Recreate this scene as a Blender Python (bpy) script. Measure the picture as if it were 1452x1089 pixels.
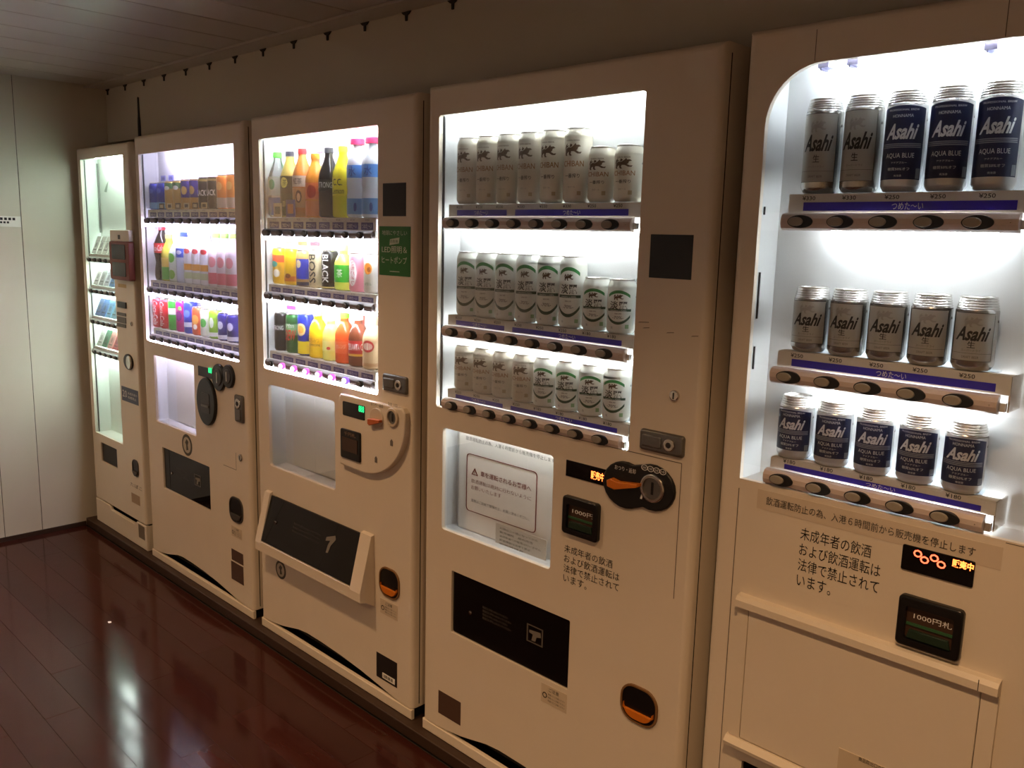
import bpy, bmesh, math, random
from mathutils import Vector, Matrix
from mathutils.geometry import tessellate_polygon
random.seed(7)
for o in list(bpy.data.objects): bpy.data.objects.remove(o)
scene = bpy.context.scene
COL = scene.collection
# ------------------------------------------------------------------ camera
W, H, FPX = 1452, 1089, 1219.0
ZO = 0.038                                            # machine feet stand this far above the floor
YAW, PIT, ROL = 0.772337, 0.167887, 0.025543
CAM = Vector((1.816743, -1.519570, 1.443274 + ZO))
fwd = Vector((-math.sin(YAW)*math.cos(PIT), math.cos(YAW)*math.cos(PIT), -math.sin(PIT)))
rt = Vector((math.cos(YAW), math.sin(YAW), 0)); up = rt.cross(fwd)
c_, s_ = math.cos(ROL), math.sin(ROL)
RT, UP = c_*rt + s_*up, -s_*rt + c_*up
cam = bpy.data.cameras.new('camera'); cam_o = bpy.data.objects.new('camera', cam); COL.objects.link(cam_o)
cam.sensor_fit = 'HORIZONTAL'; cam.sensor_width = 36; cam.lens = FPX/W*36; cam.clip_start = 0.02
M3x = Matrix((RT, UP, -fwd)).transposed().to_4x4(); M3x.translation = CAM
cam_o.matrix_world = M3x
scene.camera = cam_o
# ------------------------------------------------------------------ world, light, exposure
wd = bpy.data.worlds.new('world'); scene.world = wd; wd.use_nodes = True
wd.node_tree.nodes['Background'].inputs[0].default_value = (1.0, 0.78, 0.55, 1)
wd.node_tree.nodes['Background'].inputs[1].default_value = 0.02
vs = scene.view_settings
vs.view_transform = 'Standard'; vs.look = 'None'; vs.gamma = 1; vs.use_curve_mapping = False
vs.exposure = 1.5
WARM = (1.0, 0.60, 0.30)
DOWNLIGHTS = [(-2.3, -0.95, 13), (-0.38, -0.95, 21), (1.5, -0.95, 26), (-1.3, -2.2, 28), (0.6, -2.2, 40), (2.5, -2.2, 40)]
TUBE = {1: ((0.87, 1.0, 0.95), 29), 2: ((0.76, 0.71, 1.0), 43), 3: ((0.88, 0.91, 1.0), 46), 4: ((0.92, 0.98, 1.0), 12), 5: ((0.88, 0.95, 1.0), 23)}
# ------------------------------------------------------------------ helpers
def ray(px, py): return fwd + (px-W/2)/FPX*RT - (py-H/2)/FPX*UP
def F(px, py, Y=0.0):
    d = ray(px, py); P = CAM + d*((Y-CAM.y)/d.y); return P.x, P.z
def RQ(tl, tr, br, bl, Y=0.0):
    a, b, c, d = [F(p[0], p[1], Y) for p in (tl, tr, br, bl)]
    return (a[0]+d[0])/2, (b[0]+c[0])/2, (d[1]+c[1])/2, (a[1]+b[1])/2      # x0,x1,z0,z1
def fit(pts, Y):
    q = [F(x, y, Y) for x, y in pts]; n = len(q); ib = (n-1)/2
    xb = sum(a for a, _ in q)/n; zb = sum(b for _, b in q)/n
    dx = sum((i-ib)*(a-xb) for i, (a, _) in enumerate(q))/sum((i-ib)**2 for i in range(n))
    return xb-ib*dx, dx, zb
def S(r, g, b):
    f = lambda c: (c/255/12.92) if c/255 <= 0.04045 else ((c/255+0.055)/1.055)**2.4
    return (f(r), f(g), f(b), 1)
MATS = {}
def mat(name, col=None, rough=0.5, metal=0.0, spec=0.5, emit=None, est=1.0, noise=0.0, nscale=20, bump=0.0, coat=0.0, rnd=0.0):
    if name in MATS: return MATS[name]
    m = bpy.data.materials.new(name); m.use_nodes = True; nt = m.node_tree; b = nt.nodes['Principled BSDF']
    b.inputs['Base Color'].default_value = col; b.inputs['Roughness'].default_value = rough
    b.inputs['Metallic'].default_value = metal; b.inputs['Specular IOR Level'].default_value = spec
    b.inputs['Coat Weight'].default_value = coat
    if emit:
        b.inputs['Emission Color'].default_value = emit; b.inputs['Emission Strength'].default_value = est
    if noise or bump:
        tc = nt.nodes.new('ShaderNodeTexCoord'); nz = nt.nodes.new('ShaderNodeTexNoise')
        nz.inputs['Scale'].default_value = nscale; nz.inputs['Detail'].default_value = 5
        nt.links.new(tc.outputs['Object'], nz.inputs['Vector'])
        if noise:
            mr = nt.nodes.new('ShaderNodeMapRange'); mr.inputs[3].default_value = 1-noise; mr.inputs[4].default_value = 1+noise*0.4
            nt.links.new(nz.outputs['Fac'], mr.inputs[0])
            mx = nt.nodes.new('ShaderNodeMix'); mx.data_type = 'RGBA'; mx.blend_type = 'MULTIPLY'; mx.inputs[0].default_value = 1
            mx.inputs[6].default_value = col; nt.links.new(mr.outputs[0], mx.inputs[7]); nt.links.new(mx.outputs[2], b.inputs['Base Color'])
        if bump:
            bp = nt.nodes.new('ShaderNodeBump'); bp.inputs['Strength'].default_value = bump; bp.inputs['Distance'].default_value = 0.002
            nt.links.new(nz.outputs['Fac'], bp.inputs['Height']); nt.links.new(bp.outputs[0], b.inputs['Normal'])
    MATS[name] = m; return m
def clearmat(name, tint=(1, 1, 1, 1), haze=0.0, hazecol=(1, 1, 1, 1), refl=1.0):
    m = bpy.data.materials.new(name); m.use_nodes = True; nt = m.node_tree; nt.nodes.clear()
    out = nt.nodes.new('ShaderNodeOutputMaterial'); t = nt.nodes.new('ShaderNodeBsdfTransparent'); t.inputs[0].default_value = tint
    g = nt.nodes.new('ShaderNodeBsdfGlossy'); g.inputs['Roughness'].default_value = 0.0
    fr = nt.nodes.new('ShaderNodeFresnel'); fr.inputs[0].default_value = 1.45
    mu = nt.nodes.new('ShaderNodeMath'); mu.operation = 'MULTIPLY'; mu.inputs[1].default_value = refl; nt.links.new(fr.outputs[0], mu.inputs[0])
    base = t.outputs[0]
    if haze:
        d = nt.nodes.new('ShaderNodeBsdfDiffuse'); d.inputs[0].default_value = hazecol
        mh = nt.nodes.new('ShaderNodeMixShader'); mh.inputs[0].default_value = haze
        nt.links.new(t.outputs[0], mh.inputs[1]); nt.links.new(d.outputs[0], mh.inputs[2]); base = mh.outputs[0]
    mx = nt.nodes.new('ShaderNodeMixShader'); nt.links.new(mu.outputs[0], mx.inputs[0]); nt.links.new(base, mx.inputs[1]); nt.links.new(g.outputs[0], mx.inputs[2])
    nt.links.new(mx.outputs[0], out.inputs[0]); MATS[name] = m; return m

class MB:
    def __init__(s): s.v = []; s.f = []; s.m = []
    def add(s, vs, fs, mi=0):
        o = len(s.v); s.v += [tuple(p) for p in vs]
        for f in fs: s.f.append(tuple(o+i for i in f)); s.m.append(mi)
        return s
    def box(s, x0, x1, y0, y1, z0, z1, mi=0):
        return s.add([(x0,y0,z0),(x1,y0,z0),(x1,y1,z0),(x0,y1,z0),(x0,y0,z1),(x1,y0,z1),(x1,y1,z1),(x0,y1,z1)],
                     [(0,3,2,1),(4,5,6,7),(0,1,5,4),(1,2,6,5),(2,3,7,6),(3,0,4,7)], mi)
    def bbox(s, x0, x1, y0, y1, z0, z1, r, mi=0):     # front-rounded box (bevel towards -Y)
        return s.plate(rr(x0, x1, z0, z1, min(r*1.2, (x1-x0)/2.1, (z1-z0)/2.1), 4), [], y0, y1, r, mi, back=True)
    def plate(s, outer, holes, y0, y1, r=0.0, mi=0, reveal=None, back=False, rz0=True):
        # solid facing -Y: outer loop of (x,z), holes, front at y0, sides to y1, edges rounded by r
        n = len(outer)
        xs = [p[0] for p in outer]; zs = [p[1] for p in outer]
        cx, cz = (min(xs)+max(xs))/2, (min(zs)+max(zs))/2; hw, hh = (max(xs)-min(xs))/2, (max(zs)-min(zs))/2
        def inset(d):
            out = []
            for x, z in outer:
                kx = (x-cx)/hw if hw else 0; kz = (z-cz)/hh if hh else 0
                if kz < 0 and not rz0: kz = 0
                out.append((x-(d*kx if abs(kx) > .9 or rz0 and r < .02 else 0), z-d*kz*(abs(kz) > .5 or (rz0 and r < .02))))
            return out
        loops = []
        k = 5 if r > 0 else 0
        for i in range(k+1):
            a = i/max(k, 1)*math.pi/2
            loops.append((inset(r*(1-math.sin(a)) if k else 0), y0 + (r*(1-math.cos(a)) if k else 0)))
        if y1 > loops[-1][1]: loops.append((outer, y1))
        fl = loops[0][0]
        polys = [[Vector((x, z, 0)) for x, z in fl]] + [[Vector((x, z, 0)) for x, z in h] for h in holes]
        allv = [(x, y0, z) for x, z in fl] + [(x, y0, z) for h in holes for x, z in h]
        s.add(allv, [t for t in tessellate_polygon(polys)], mi)
        for (la, ya), (lb, yb) in zip(loops, loops[1:]):
            s.add([(x, ya, z) for x, z in la] + [(x, yb, z) for x, z in lb], [(i, (i+1) % n, n+(i+1) % n, n+i) for i in range(n)], mi)
        for h in holes:
            m = len(h); rv = y0 + (reveal or 0.012)
            s.add([(x, y0, z) for x, z in h] + [(x, rv, z) for x, z in h], [(i, n_, m+n_, m+i) for i in range(m) for n_ in [(i+1) % m]], mi)
        if back:
            lb, yb = loops[-1]; s.add([(x, yb, z) for x, z in lb], [t for t in tessellate_polygon([[Vector((x, z, 0)) for x, z in lb]])], mi)
        return s
    def lathe(s, prof, cx=0, cy=0, seg=24, mi=0, cap0=True, cap1=True):
        vs = []; fs = []; n = len(prof)
        for r, z in prof:
            for i in range(seg):
                a = 2*math.pi*i/seg; vs.append((cx+r*math.sin(a), cy-r*math.cos(a), z))
        for j in range(n-1):
            for i in range(seg): fs.append((j*seg+i, j*seg+(i+1) % seg, (j+1)*seg+(i+1) % seg, (j+1)*seg+i))
        if cap0: fs.append(tuple(range(seg))[::-1])
        if cap1: fs.append(tuple((n-1)*seg+i for i in range(seg)))
        return s.add(vs, fs, mi)
    def rod(s, a, b, r0, r1=None, seg=10, mi=0):
        a, b = Vector(a), Vector(b); r1 = r0 if r1 is None else r1; d = (b-a).normalized()
        u = d.orthogonal().normalized(); w = d.cross(u); vs = []
        for p, r in ((a, r0), (b, r1)):
            for i in range(seg):
                t = 2*math.pi*i/seg; vs.append(p+u*(r*math.cos(t))+w*(r*math.sin(t)))
        return s.add(vs, [(i, (i+1) % seg, seg+(i+1) % seg, seg+i) for i in range(seg)] + [tuple(range(seg))[::-1], tuple(range(seg, 2*seg))], mi)
    def mesh(s, name, mats, sharp=35, weld=True):
        me = bpy.data.meshes.new(name); me.from_pydata(s.v, [], s.f)
        for m in (mats if isinstance(mats, (list, tuple)) else [mats]): me.materials.append(m)
        me.polygons.foreach_set('material_index', s.m)
        bm = bmesh.new(); bm.from_mesh(me)
        if weld: bmesh.ops.remove_doubles(bm, verts=bm.verts, dist=1e-6)
        bmesh.ops.recalc_face_normals(bm, faces=bm.faces)
        for f in bm.faces: f.smooth = True
        for e in bm.edges:
            if len(e.link_faces) == 2:
                a, b = e.link_faces; fa, fb = abs(a.normal.y) > .9999, abs(b.normal.y) > .9999
                if fa != fb or e.calc_face_angle(0) > math.radians(sharp): e.smooth = False
        bm.to_mesh(me); bm.free(); me.update()
        return me
    def build(s, name, mats, parent=None, loc=None, **k): return link(name, s.mesh(name, mats, **k), parent, loc)
def link(name, me, parent=None, loc=None):
    o = bpy.data.objects.new(name, me); COL.objects.link(o)
    if parent: o.parent = parent
    if loc: o.location = loc
    return o
def empty(name, loc, label, cat, group=None):
    o = bpy.data.objects.new(name, None); COL.objects.link(o); o.location = loc; o.empty_display_size = 0.02
    return tag(o, label, cat, group)
def tag(o, label, cat, group=None):
    o['label'] = label; o['category'] = cat
    if group: o['group'] = group
    return o
def struct(o): o['kind'] = 'structure'; return o
def rr(x0, x1, z0, z1, r, n=6, corners=(1, 1, 1, 1)):   # bl, br, tr, tl
    out = []
    for (cx, cz, a0), k in zip(((x0, z0, 180), (x1, z0, 270), (x1, z1, 0), (x0, z1, 90)), corners):
        q = r*k
        if q <= 0: out.append((cx, cz)); continue
        ox = cx + q*(1 if cx == x0 else -1); oz = cz + q*(1 if cz == z0 else -1)
        for i in range(n+1):
            a = math.radians(a0+90*i/n); out.append((ox+q*math.cos(a), oz+q*math.sin(a)))
    return out
def ell(cx, cz, rx, rz, n=24): return [(cx+rx*math.cos(2*math.pi*i/n), cz+rz*math.sin(2*math.pi*i/n)) for i in range(n)]
# text as flat print: mesh in the XZ plane, normalised to a unit box anchored at lower left
TXT = {}
def txtmesh(s, shear=0.0, bold=0.0, lines=1.0):
    k = (s, shear, bold, lines)
    if k in TXT: return TXT[k]
    cu = bpy.data.curves.new('lettering', 'FONT'); cu.body = s; cu.resolution_u = 2; cu.shear = shear; cu.offset = bold; cu.space_line = lines
    ob = bpy.data.objects.new('tmp', cu); COL.objects.link(ob)
    dg = bpy.context.evaluated_depsgraph_get(); dg.update()
    me = bpy.data.meshes.new_from_object(ob.evaluated_get(dg)); bpy.data.objects.remove(ob)
    xs = [v.co.x for v in me.vertices]; ys = [v.co.y for v in me.vertices]
    x0, x1, y0, y1 = min(xs), max(xs), min(ys), max(ys)
    for v in me.vertices: v.co = ((v.co.x-x0)/(x1-x0), 0, (v.co.y-y0)/(y1-y0))
    asp = (x1-x0)/(y1-y0); TXT[k] = (me, asp); return TXT[k]
TM = {}
def text(parent, s, x0, x1, z0, z1, y, m, name='lettering', shear=0.0, bold=0.0, lines=1.0, rot=0):
    me, asp = txtmesh(s, shear, bold, lines); k = (s, shear, bold, lines, m.name)
    if k not in TM:
        c = me.copy(); c.materials.clear(); c.materials.append(m); TM[k] = c
    o = link(name, TM[k], parent)
    if rot: o.rotation_euler = (0, math.radians(90), 0); o.location = (x0, y, z1); o.scale = (z1-z0, 1, x1-x0)
    else: o.location = (x0, y, z0); o.scale = (x1-x0, 1, z1-z0)
    return o
def bent(s, r, w, zc, hgt, m, shear=0.0, bold=0.0, u0=0.0, rot=False):   # lettering wrapped on a can, in can-local space
    me, asp = txtmesh(s, shear, bold); c = me.copy(); c.materials.clear(); c.materials.append(m)
    bm = bmesh.new(); bm.from_mesh(c)
    for v in bm.verts:
        a, b = v.co.x-0.5, v.co.z-0.5
        if rot: a, b = b, -a
        v.co = (a*w+u0, 0, b*hgt+zc)
    for cut in range(-5, 6):
        p = u0+cut*w/10
        g = bm.verts[:]+bm.edges[:]+bm.faces[:]
        bmesh.ops.bisect_plane(bm, geom=g, plane_co=(p, 0, 0), plane_no=(1, 0, 0))
    for v in bm.verts:
        u = v.co.x/r; v.co = (r*math.sin(u), -r*math.cos(u), v.co.z)
    bm.to_mesh(c); bm.free(); return c
def patch(r, u0, u1, z0, z1, n=14, zt=None, zb=None):    # curved print panel on a can; zt/zb(u) shape the edges
    vs = []; fs = []
    for i in range(n+1):
        u = u0+(u1-u0)*i/n; a = u/r; t = (i/n-.5)*2
        for z in ((zb(t) if zb else z0), (zt(t) if zt else z1)): vs.append((r*math.sin(a), -r*math.cos(a), z))
    for i in range(n): fs.append((2*i, 2*i+2, 2*i+3, 2*i+1))
    mb = MB(); mb.add(vs, fs); return mb
# ------------------------------------------------------------------ materials
PAINT = mat('cream_paint', S(226, 214, 196), 0.34, noise=0.05, nscale=9, bump=0.015)
PAINT1 = mat('cream_paint_smooth', S(228, 220, 204), 0.3, noise=0.04, nscale=9)
SIDE = mat('cabinet_paint', S(168, 160, 138), 0.45, noise=0.06, nscale=9)
WHITE = mat('display_white', S(206, 208, 208), 0.45)
BLACK = mat('black_plastic', S(14, 14, 15), 0.28)
GLOSS = mat('gloss_black', S(6, 6, 7), 0.08)
DKGREY = mat('dark_grey', S(44, 42, 42), 0.4)
GREY = mat('grey_metal', S(120, 118, 114), 0.32, metal=0.85)
CHROME = mat('chrome', S(205, 200, 192), 0.18, metal=1.0)
RAIL = mat('rail_beige', S(205, 190, 184), 0.35)
RAILD = mat('rail_grey', S(112, 106, 108), 0.35)
KNOB = mat('button_grey', S(150, 143, 132), 0.45)
PRICE = mat('price_plate', S(205, 200, 190), 0.4)
BLUE = mat('strip_violet', S(44, 26, 170), 0.35)
NAVY = mat('tag_navy', S(40, 32, 120), 0.4)
INK = mat('ink_black', S(22, 20, 20), 0.6)
INKW = mat('ink_white', S(235, 235, 235), 0.6)
INKR = mat('ink_red_brown', S(120, 48, 40), 0.6)
INKG = mat('ink_grey', S(110, 104, 100), 0.6)
ORANGE = mat('amber_plastic', S(214, 118, 30), 0.3)
GREENSIGN = mat('green_sign', S(22, 112, 40), 0.45)
PAPER = mat('paper', S(238, 236, 230), 0.7)
TAPE = mat('label_film', S(212, 197, 177), 0.25)
BROWNLBL = mat('brown_label', S(82, 60, 50), 0.45)
LEDR = mat('led_red', S(60, 5, 3), 0.5, emit=(1, 0.10, 0.04, 1), est=1.5)
LEDO = mat('led_orange', S(80, 10, 3), 0.5, emit=(1, 0.16, 0.03, 1), est=2.0)
LEDG = mat('led_green', S(5, 60, 20), 0.5, emit=(0.03, 1, 0.3, 1), est=.5)
LEDM = mat('led_magenta', S(120, 10, 90), 0.5, emit=(1, 0.12, 0.75, 1), est=.55)
LEDV = mat('led_violet', S(40, 10, 160), 0.5, emit=(0.25, 0.1, 1, 1), est=.6)
LEDC = mat('led_core', S(200, 200, 200), 0.5, emit=(1, 0.85, 1, 1), est=1.2)
GLASS = clearmat('window_glass', (0.985, 0.99, 0.99, 1), refl=0.28)
FLAP = clearmat('smoked_flap', (0.22, 0.22, 0.23, 1), haze=0.35, hazecol=S(28, 26, 26))
CLEARP = clearmat('clear_plastic', (0.93, 0.95, 0.97, 1), haze=0.16, hazecol=S(220, 228, 235))
def coolmat(): return None
# ------------------------------------------------------------------ setting
XW, YF, ZC = -2.61, 0.172, 2.10 + ZO
XR, YB = 3.3, -3.2
def planks_material(name, c1, c2, rough, bump, along, coat=0.0, spec=0.5):
    m = bpy.data.materials.new(name); m.use_nodes = True; nt = m.node_tree; b = nt.nodes['Principled BSDF']
    oi = nt.nodes.new('ShaderNodeObjectInfo'); tc = nt.nodes.new('ShaderNodeTexCoord'); mp = nt.nodes.new('ShaderNodeMapping')
    mp.inputs['Scale'].default_value = along
    nt.links.new(tc.outputs['Object'], mp.inputs[0])
    ad = nt.nodes.new('ShaderNodeVectorMath'); ad.operation = 'ADD'
    sc = nt.nodes.new('ShaderNodeVectorMath'); sc.operation = 'SCALE'; sc.inputs['Scale'].default_value = 40
    cb = nt.nodes.new('ShaderNodeCombineXYZ'); nt.links.new(oi.outputs['Random'], cb.inputs[0]); nt.links.new(oi.outputs['Random'], cb.inputs[1])
    nt.links.new(cb.outputs[0], sc.inputs[0]); nt.links.new(mp.outputs[0], ad.inputs[0]); nt.links.new(sc.outputs[0], ad.inputs[1])
    nz = nt.nodes.new('ShaderNodeTexNoise'); nz.inputs['Scale'].default_value = 1; nz.inputs['Detail'].default_value = 6
    nt.links.new(ad.outputs[0], nz.inputs['Vector'])
    mm = nt.nodes.new('ShaderNodeMath'); mm.operation = 'MULTIPLY_ADD'; mm.inputs[1].default_value = 0.5
    nt.links.new(oi.outputs['Random'], mm.inputs[0]); nt.links.new(nz.outputs['Fac'], mm.inputs[2])
    rp = nt.nodes.new('ShaderNodeValToRGB'); rp.color_ramp.elements[0].position = 0.35; rp.color_ramp.elements[1].position = 1.0
    rp.color_ramp.elements[0].color = c1; rp.color_ramp.elements[1].color = c2
    nt.links.new(mm.outputs[0], rp.inputs[0]); nt.links.new(rp.outputs[0], b.inputs['Base Color'])
    b.inputs['Roughness'].default_value = rough; b.inputs['Coat Weight'].default_value = coat; b.inputs['Specular IOR Level'].default_value = spec
    n2 = nt.nodes.new('ShaderNodeTexNoise'); n2.inputs['Scale'].default_value = 9; n2.inputs['Detail'].default_value = 2
    nt.links.new(tc.outputs['Object'], n2.inputs['Vector'])
    bp = nt.nodes.new('ShaderNodeBump'); bp.inputs['Strength'].default_value = bump; bp.inputs['Distance'].default_value = 0.004
    nt.links.new(n2.outputs['Fac'], bp.inputs['Height']); nt.links.new(bp.outputs[0], b.inputs['Normal'])
    return m
WOOD = planks_material('red_brown_planks', S(45, 17, 11), S(58, 25, 18), 0.11, 0.07, (1.5, 22, 5), spec=0.25)
CEIL = planks_material('ceiling_metal', S(168, 160, 152), S(180, 172, 164), 0.3, 0.03, (3, 1, 1))
WALL = mat('wall_panel', S(212, 206, 190), 0.5, noise=0.05, nscale=3, bump=0.02)
FASC = mat('fascia_panel', S(196, 188, 170), 0.5, noise=0.04, nscale=3)
DARKWOOD = mat('dark_plinth', S(58, 40, 30), 0.5, noise=0.2, nscale=12)
SEAM = mat('seam_dark', S(40, 34, 28), 0.8)
floor = struct(MB().box(XW-.1, XR+.1, YB-.1, 0.85, -0.06, -0.008).build('floor', SEAM))
PW, PL = 0.105, 0.9
pm = {}
r_i = 0
y = -0.036
while y > YB:
    off = random.uniform(0, PL)
    x = XW - off
    while x < XR:
        a, b = max(x, XW), min(x+PL, XR)
        if b-a > 0.02:
            key = round(b-a, 3)
            if key not in pm:
                pm[key] = MB().plate([(0, -PW+.0006), (key-.0006, -PW+.0006), (key-.0006, 0), (0, 0)], [], 0, 0.012, 0.0006).mesh('plank', WOOD)
                for v in pm[key].vertices: v.co = (v.co.x, v.co.z, -v.co.y)     # lay flat, face up
                pm[key].flip_normals() if False else None
            if a < 1.9 or y > -1.6: link('plank', pm[key], floor, (a, y, 0))
        x += PL
    y -= PW
# ceiling of lengthwise panels, each reaching from the room to the trim by the fascia
ceil = struct(MB().box(XW-.1, XR+.1, YB-.1, YF+.05, ZC+0.012, ZC+0.06).build('ceiling', SEAM))
cme = MB(); cw = 0.2125
cme.plate([(0, 0), (cw-.007, 0), (cw-.007, YF-.005-YB), (0, YF-.005-YB)], [], 0, 0.010, 0.003)
cme = cme.mesh('panel', CEIL)
for v in cme.vertices: v.co = (v.co.x, v.co.z, v.co.y)
k = -7
x = -1.083 - cw*7
while x < XR-cw:
    if x > XW-cw*.6:
        if x < XW:
            m2 = cme.copy()
            for v in m2.vertices: v.co.x = max(v.co.x, XW-x)
            link('panel', m2, ceil, (x, YB, ZC))
        else: link('panel', cme, ceil, (x, YB, ZC))
    x += cw
tr = struct(MB().box(XW, XR, 0.078, YF, ZC-.004, ZC-.001).box(XW, XR, 0.074, 0.079, ZC-.009, ZC-.001).build('trim_1', CEIL))
clipm = MB().plate([(-.022, 0), (.022, 0), (.012, -.008), (.005, -.010), (.004, -.026), (-.004, -.026), (-.005, -.010), (-.012, -.008)][::-1], [], -.004, .0, 0, back=True).mesh('clip', SEAM)
for i in range(14): link('clip', clipm, tr, (-2.575+0.2065*i, YF-.001, ZC-.004))
lw = struct(MB().box(XW-.08, XW-.002, YB, YF+.62, 0, ZC+.01).build('wall_left', SEAM))
seamY = [F(20, 200)[0]]
def onX(px, py, X):
    d = ray(px, py); P = CAM + d*((X-CAM.x)/d.x); return P.y, P.z
s1 = sum(onX(*q, XW)[0] for q in ((21, 210), (40, 450), (62, 745)))/3
s2 = onX(2, 690, XW)[0]
edges = [YF+.62, s1, s2, s2-(s1-s2)*2.0, s2-(s1-s2)*4, YB]
edges = [YF+.62] + [s1 - i*(s1-s2) for i in range(0, 40) if s1-i*(s1-s2) > YB] + [YB]
# wide panels with one narrow strip, as the joints in view show
edges = [YF+.62, s1, s2] + [e for e in [s2-.45*i for i in range(1, 8)] if e > YB+.1] + [YB]
for a, b in zip(edges, edges[1:]):
    p = MB().plate([(b+.0012, .0), (a-.0012, .0), (a-.0012, ZC+.008), (b+.0012, ZC+.008)], [], 0, .006, .001)
    me = p.mesh('panel', WALL)
    for v in me.vertices: v.co = (XW-v.co.y, v.co.x, v.co.z)
    link('panel', me, lw)
bb = struct(MB().box(XW-.001, XW+.006, YB, -0.032, 0.0, 0.022).build('baseboard_left', DARKWOOD))
fa = struct(MB().box(XW-.05, XR, YF, 0.84, 1.887, ZC+.01).build('wall_fascia', FASC))
ab = struct(MB().box(XW-.05, XR, 0.76, 0.84, 0, 1.887).build('wall_back', FASC))
wf = struct(MB().box(XW-.1, XR+.1, YB-.08, YB, 0, ZC+.05).build('wall_front', FASC))
wr = struct(MB().box(XR, XR+.08, YB, 0.84, 0, ZC+.05).build('wall_right', FASC))
pl = struct(MB().plate([(XW, 0), (XR, 0), (XR, ZO-.001), (XW, ZO-.001)], [], -0.030, 0.74, 0.004, back=True).build('plinth', DARKWOOD))
pl.name = 'trim_2'
# paper notice on the left wall, cut by the frame
ny = [onX(x, y, XW) for x, y in ((29, 307), (30, 322))]
nb = empty('wall_notice', (XW, ny[0][0]-.09, ny[1][1]), 'small white paper notice taped to the left wall', 'notice')
MB().box(0, .0008, -.09, .09, 0, ny[0][1]-ny[1][1]).build('sheet', PAPER, nb)
g = MB(); nh = ny[0][1]-ny[1][1]
for j in range(9): g.box(.0009, .0012, -.08+.017*j, -.08+.017*j+.011, nh*.62, nh*.86)
for j in range(9): g.box(.0009, .0012, -.08+.014*j, -.08+.014*j+.009, nh*.32, nh*.5)
g.build('lettering', INK, nb)
# ceiling downlights of the room
for i, (x, y, p) in enumerate(DOWNLIGHTS):
    e = empty('ceiling_downlight', (x, y, ZC-.001), 'round recessed ceiling downlight, number %s along the aisle' % ['one', 'two', 'three', 'four', 'five', 'six'][i], 'light', 'ceiling downlights')
    e['label'] = ['round recessed downlight in the ceiling above the far end of the aisle', 'round recessed downlight in the ceiling in front of the green-sign machine', 'round recessed downlight in the ceiling in front of the nearest machine',
                  'round recessed downlight by the rear wall at the far end', 'round recessed downlight by the rear wall midway along', 'round recessed downlight by the rear wall at the near end'][i]
    MB().lathe([(.06, -.004), (.066, -.006), (.072, 0), (.056, 0), (.056, -.003)], seg=28, cap0=False, cap1=False).build('rim', CHROME, e)
    MB().lathe([(.0, -.001), (.056, -.001)], seg=28, cap0=False, cap1=False).build('lens', mat('lamp_lens', S(255, 240, 210), 0.4, emit=(1, .72, .42, 1), est=3), e)
    ld = bpy.data.lights.new('lamp', 'SPOT'); ld.energy = p; ld.color = WARM; ld.spot_size = math.radians(124); ld.spot_blend = 0.9; ld.shadow_soft_size = 0.05
    lo = bpy.data.objects.new('lamp', ld); COL.objects.link(lo); lo.parent = e; lo.location = (0, 0, -.02)

# ------------------------------------------------------------------ vending machine parts
def cav(parent, name, x0, x1, z0, z1, y0, y1, m):       # open-fronted recess
    return MB().add([(x0,y0,z0),(x1,y0,z0),(x1,y0,z1),(x0,y0,z1),(x0,y1,z0),(x1,y1,z0),(x1,y1,z1),(x0,y1,z1)],
                    [(4,5,6,7),(0,4,7,3),(1,2,6,5),(0,1,5,4),(3,7,6,2)]).build(name, m, parent)
def tubemat(n):
    c, e = TUBE[n]; return mat('tube_light_%d' % n, (1, 1, 1, 1), 0.5, emit=(*c, 1), est=e)
def tube(parent, n, x0, x1, y, z, r=.007):
    return MB().rod((x0, y, z), (x1, y, z), r, seg=8).build('light_tube', tubemat(n), parent)
def lock_handle(parent, rect, vertical=False):
    x0, x1, z0, z1 = rect
    o = MB().bbox(x0, x1, -.009, .0, z0, z1, .006).build('lock_handle', GREY, parent)
    w, h = x1-x0, z1-z0
    if vertical:
        MB().bbox(x0+w*.2, x1-w*.2, -.013, -.008, z0+h*.08, z0+h*.5, .003).build('grip', GREY, o)
        cx, cz, r = x0+w*.5, z0+h*.7, w*.3
    else:
        MB().bbox(x0+w*.08, x0+w*.52, -.0125, -.008, z0+h*.22, z1-h*.22, .003).build('grip', GREY, o)
        cx, cz, r = x0+w*.7, z0+h*.5, h*.3
    MB().plate(ell(cx, cz, r, r), [], -.013, -.008, .002).build('lock_cylinder', CHROME, o)
    MB().plate(ell(cx, cz, r*.45, r*.45, 14), [], -.0145, -.0125, .001).box(cx-r*.1, cx+r*.1, -.0152, -.0145, cz-r*.35, cz+r*.35).build('keyhole', DKGREY, o)
    return o
def keyhole(parent, cx, cz, r):
    o = MB().plate(ell(cx, cz, r, r, 20), [], -.006, .0, .003).build('key_lock', CHROME, parent)
    MB().box(cx-r*.12, cx+r*.12, -.0068, -.0058, cz-r*.55, cz+r*.55).build('key_slot', BLACK, o); return o
def coin_return(parent, rect, lip=ORANGE):
    x0, x1, z0, z1 = rect; w, h = x1-x0, z1-z0
    o = MB().plate(rr(x0, x1, z0, z1, w*.36, 6), [rr(x0+w*.05, x1-w*.05, z0+w*.05, z1-w*.05, w*.31, 6)], -.004, .0, .0015, reveal=.004).build('coin_return', lip if lip is not ORANGE else mat('rim_tan', S(126, 92, 56), .4), parent)
    MB().plate(rr(x0+w*.04, x1-w*.04, z0+w*.04, z1-w*.04, w*.31, 6), [], -.0012, .0, 0).build('pocket', BLACK, o)
    MB().plate(rr(x0+w*.10, x1-w*.10, z0+w*.10, z0+h*.32, w*.30, 6, (1, 1, 0, 0)), [], -.0075, -.001, .002).build('lip', lip, o)
    return o
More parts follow.
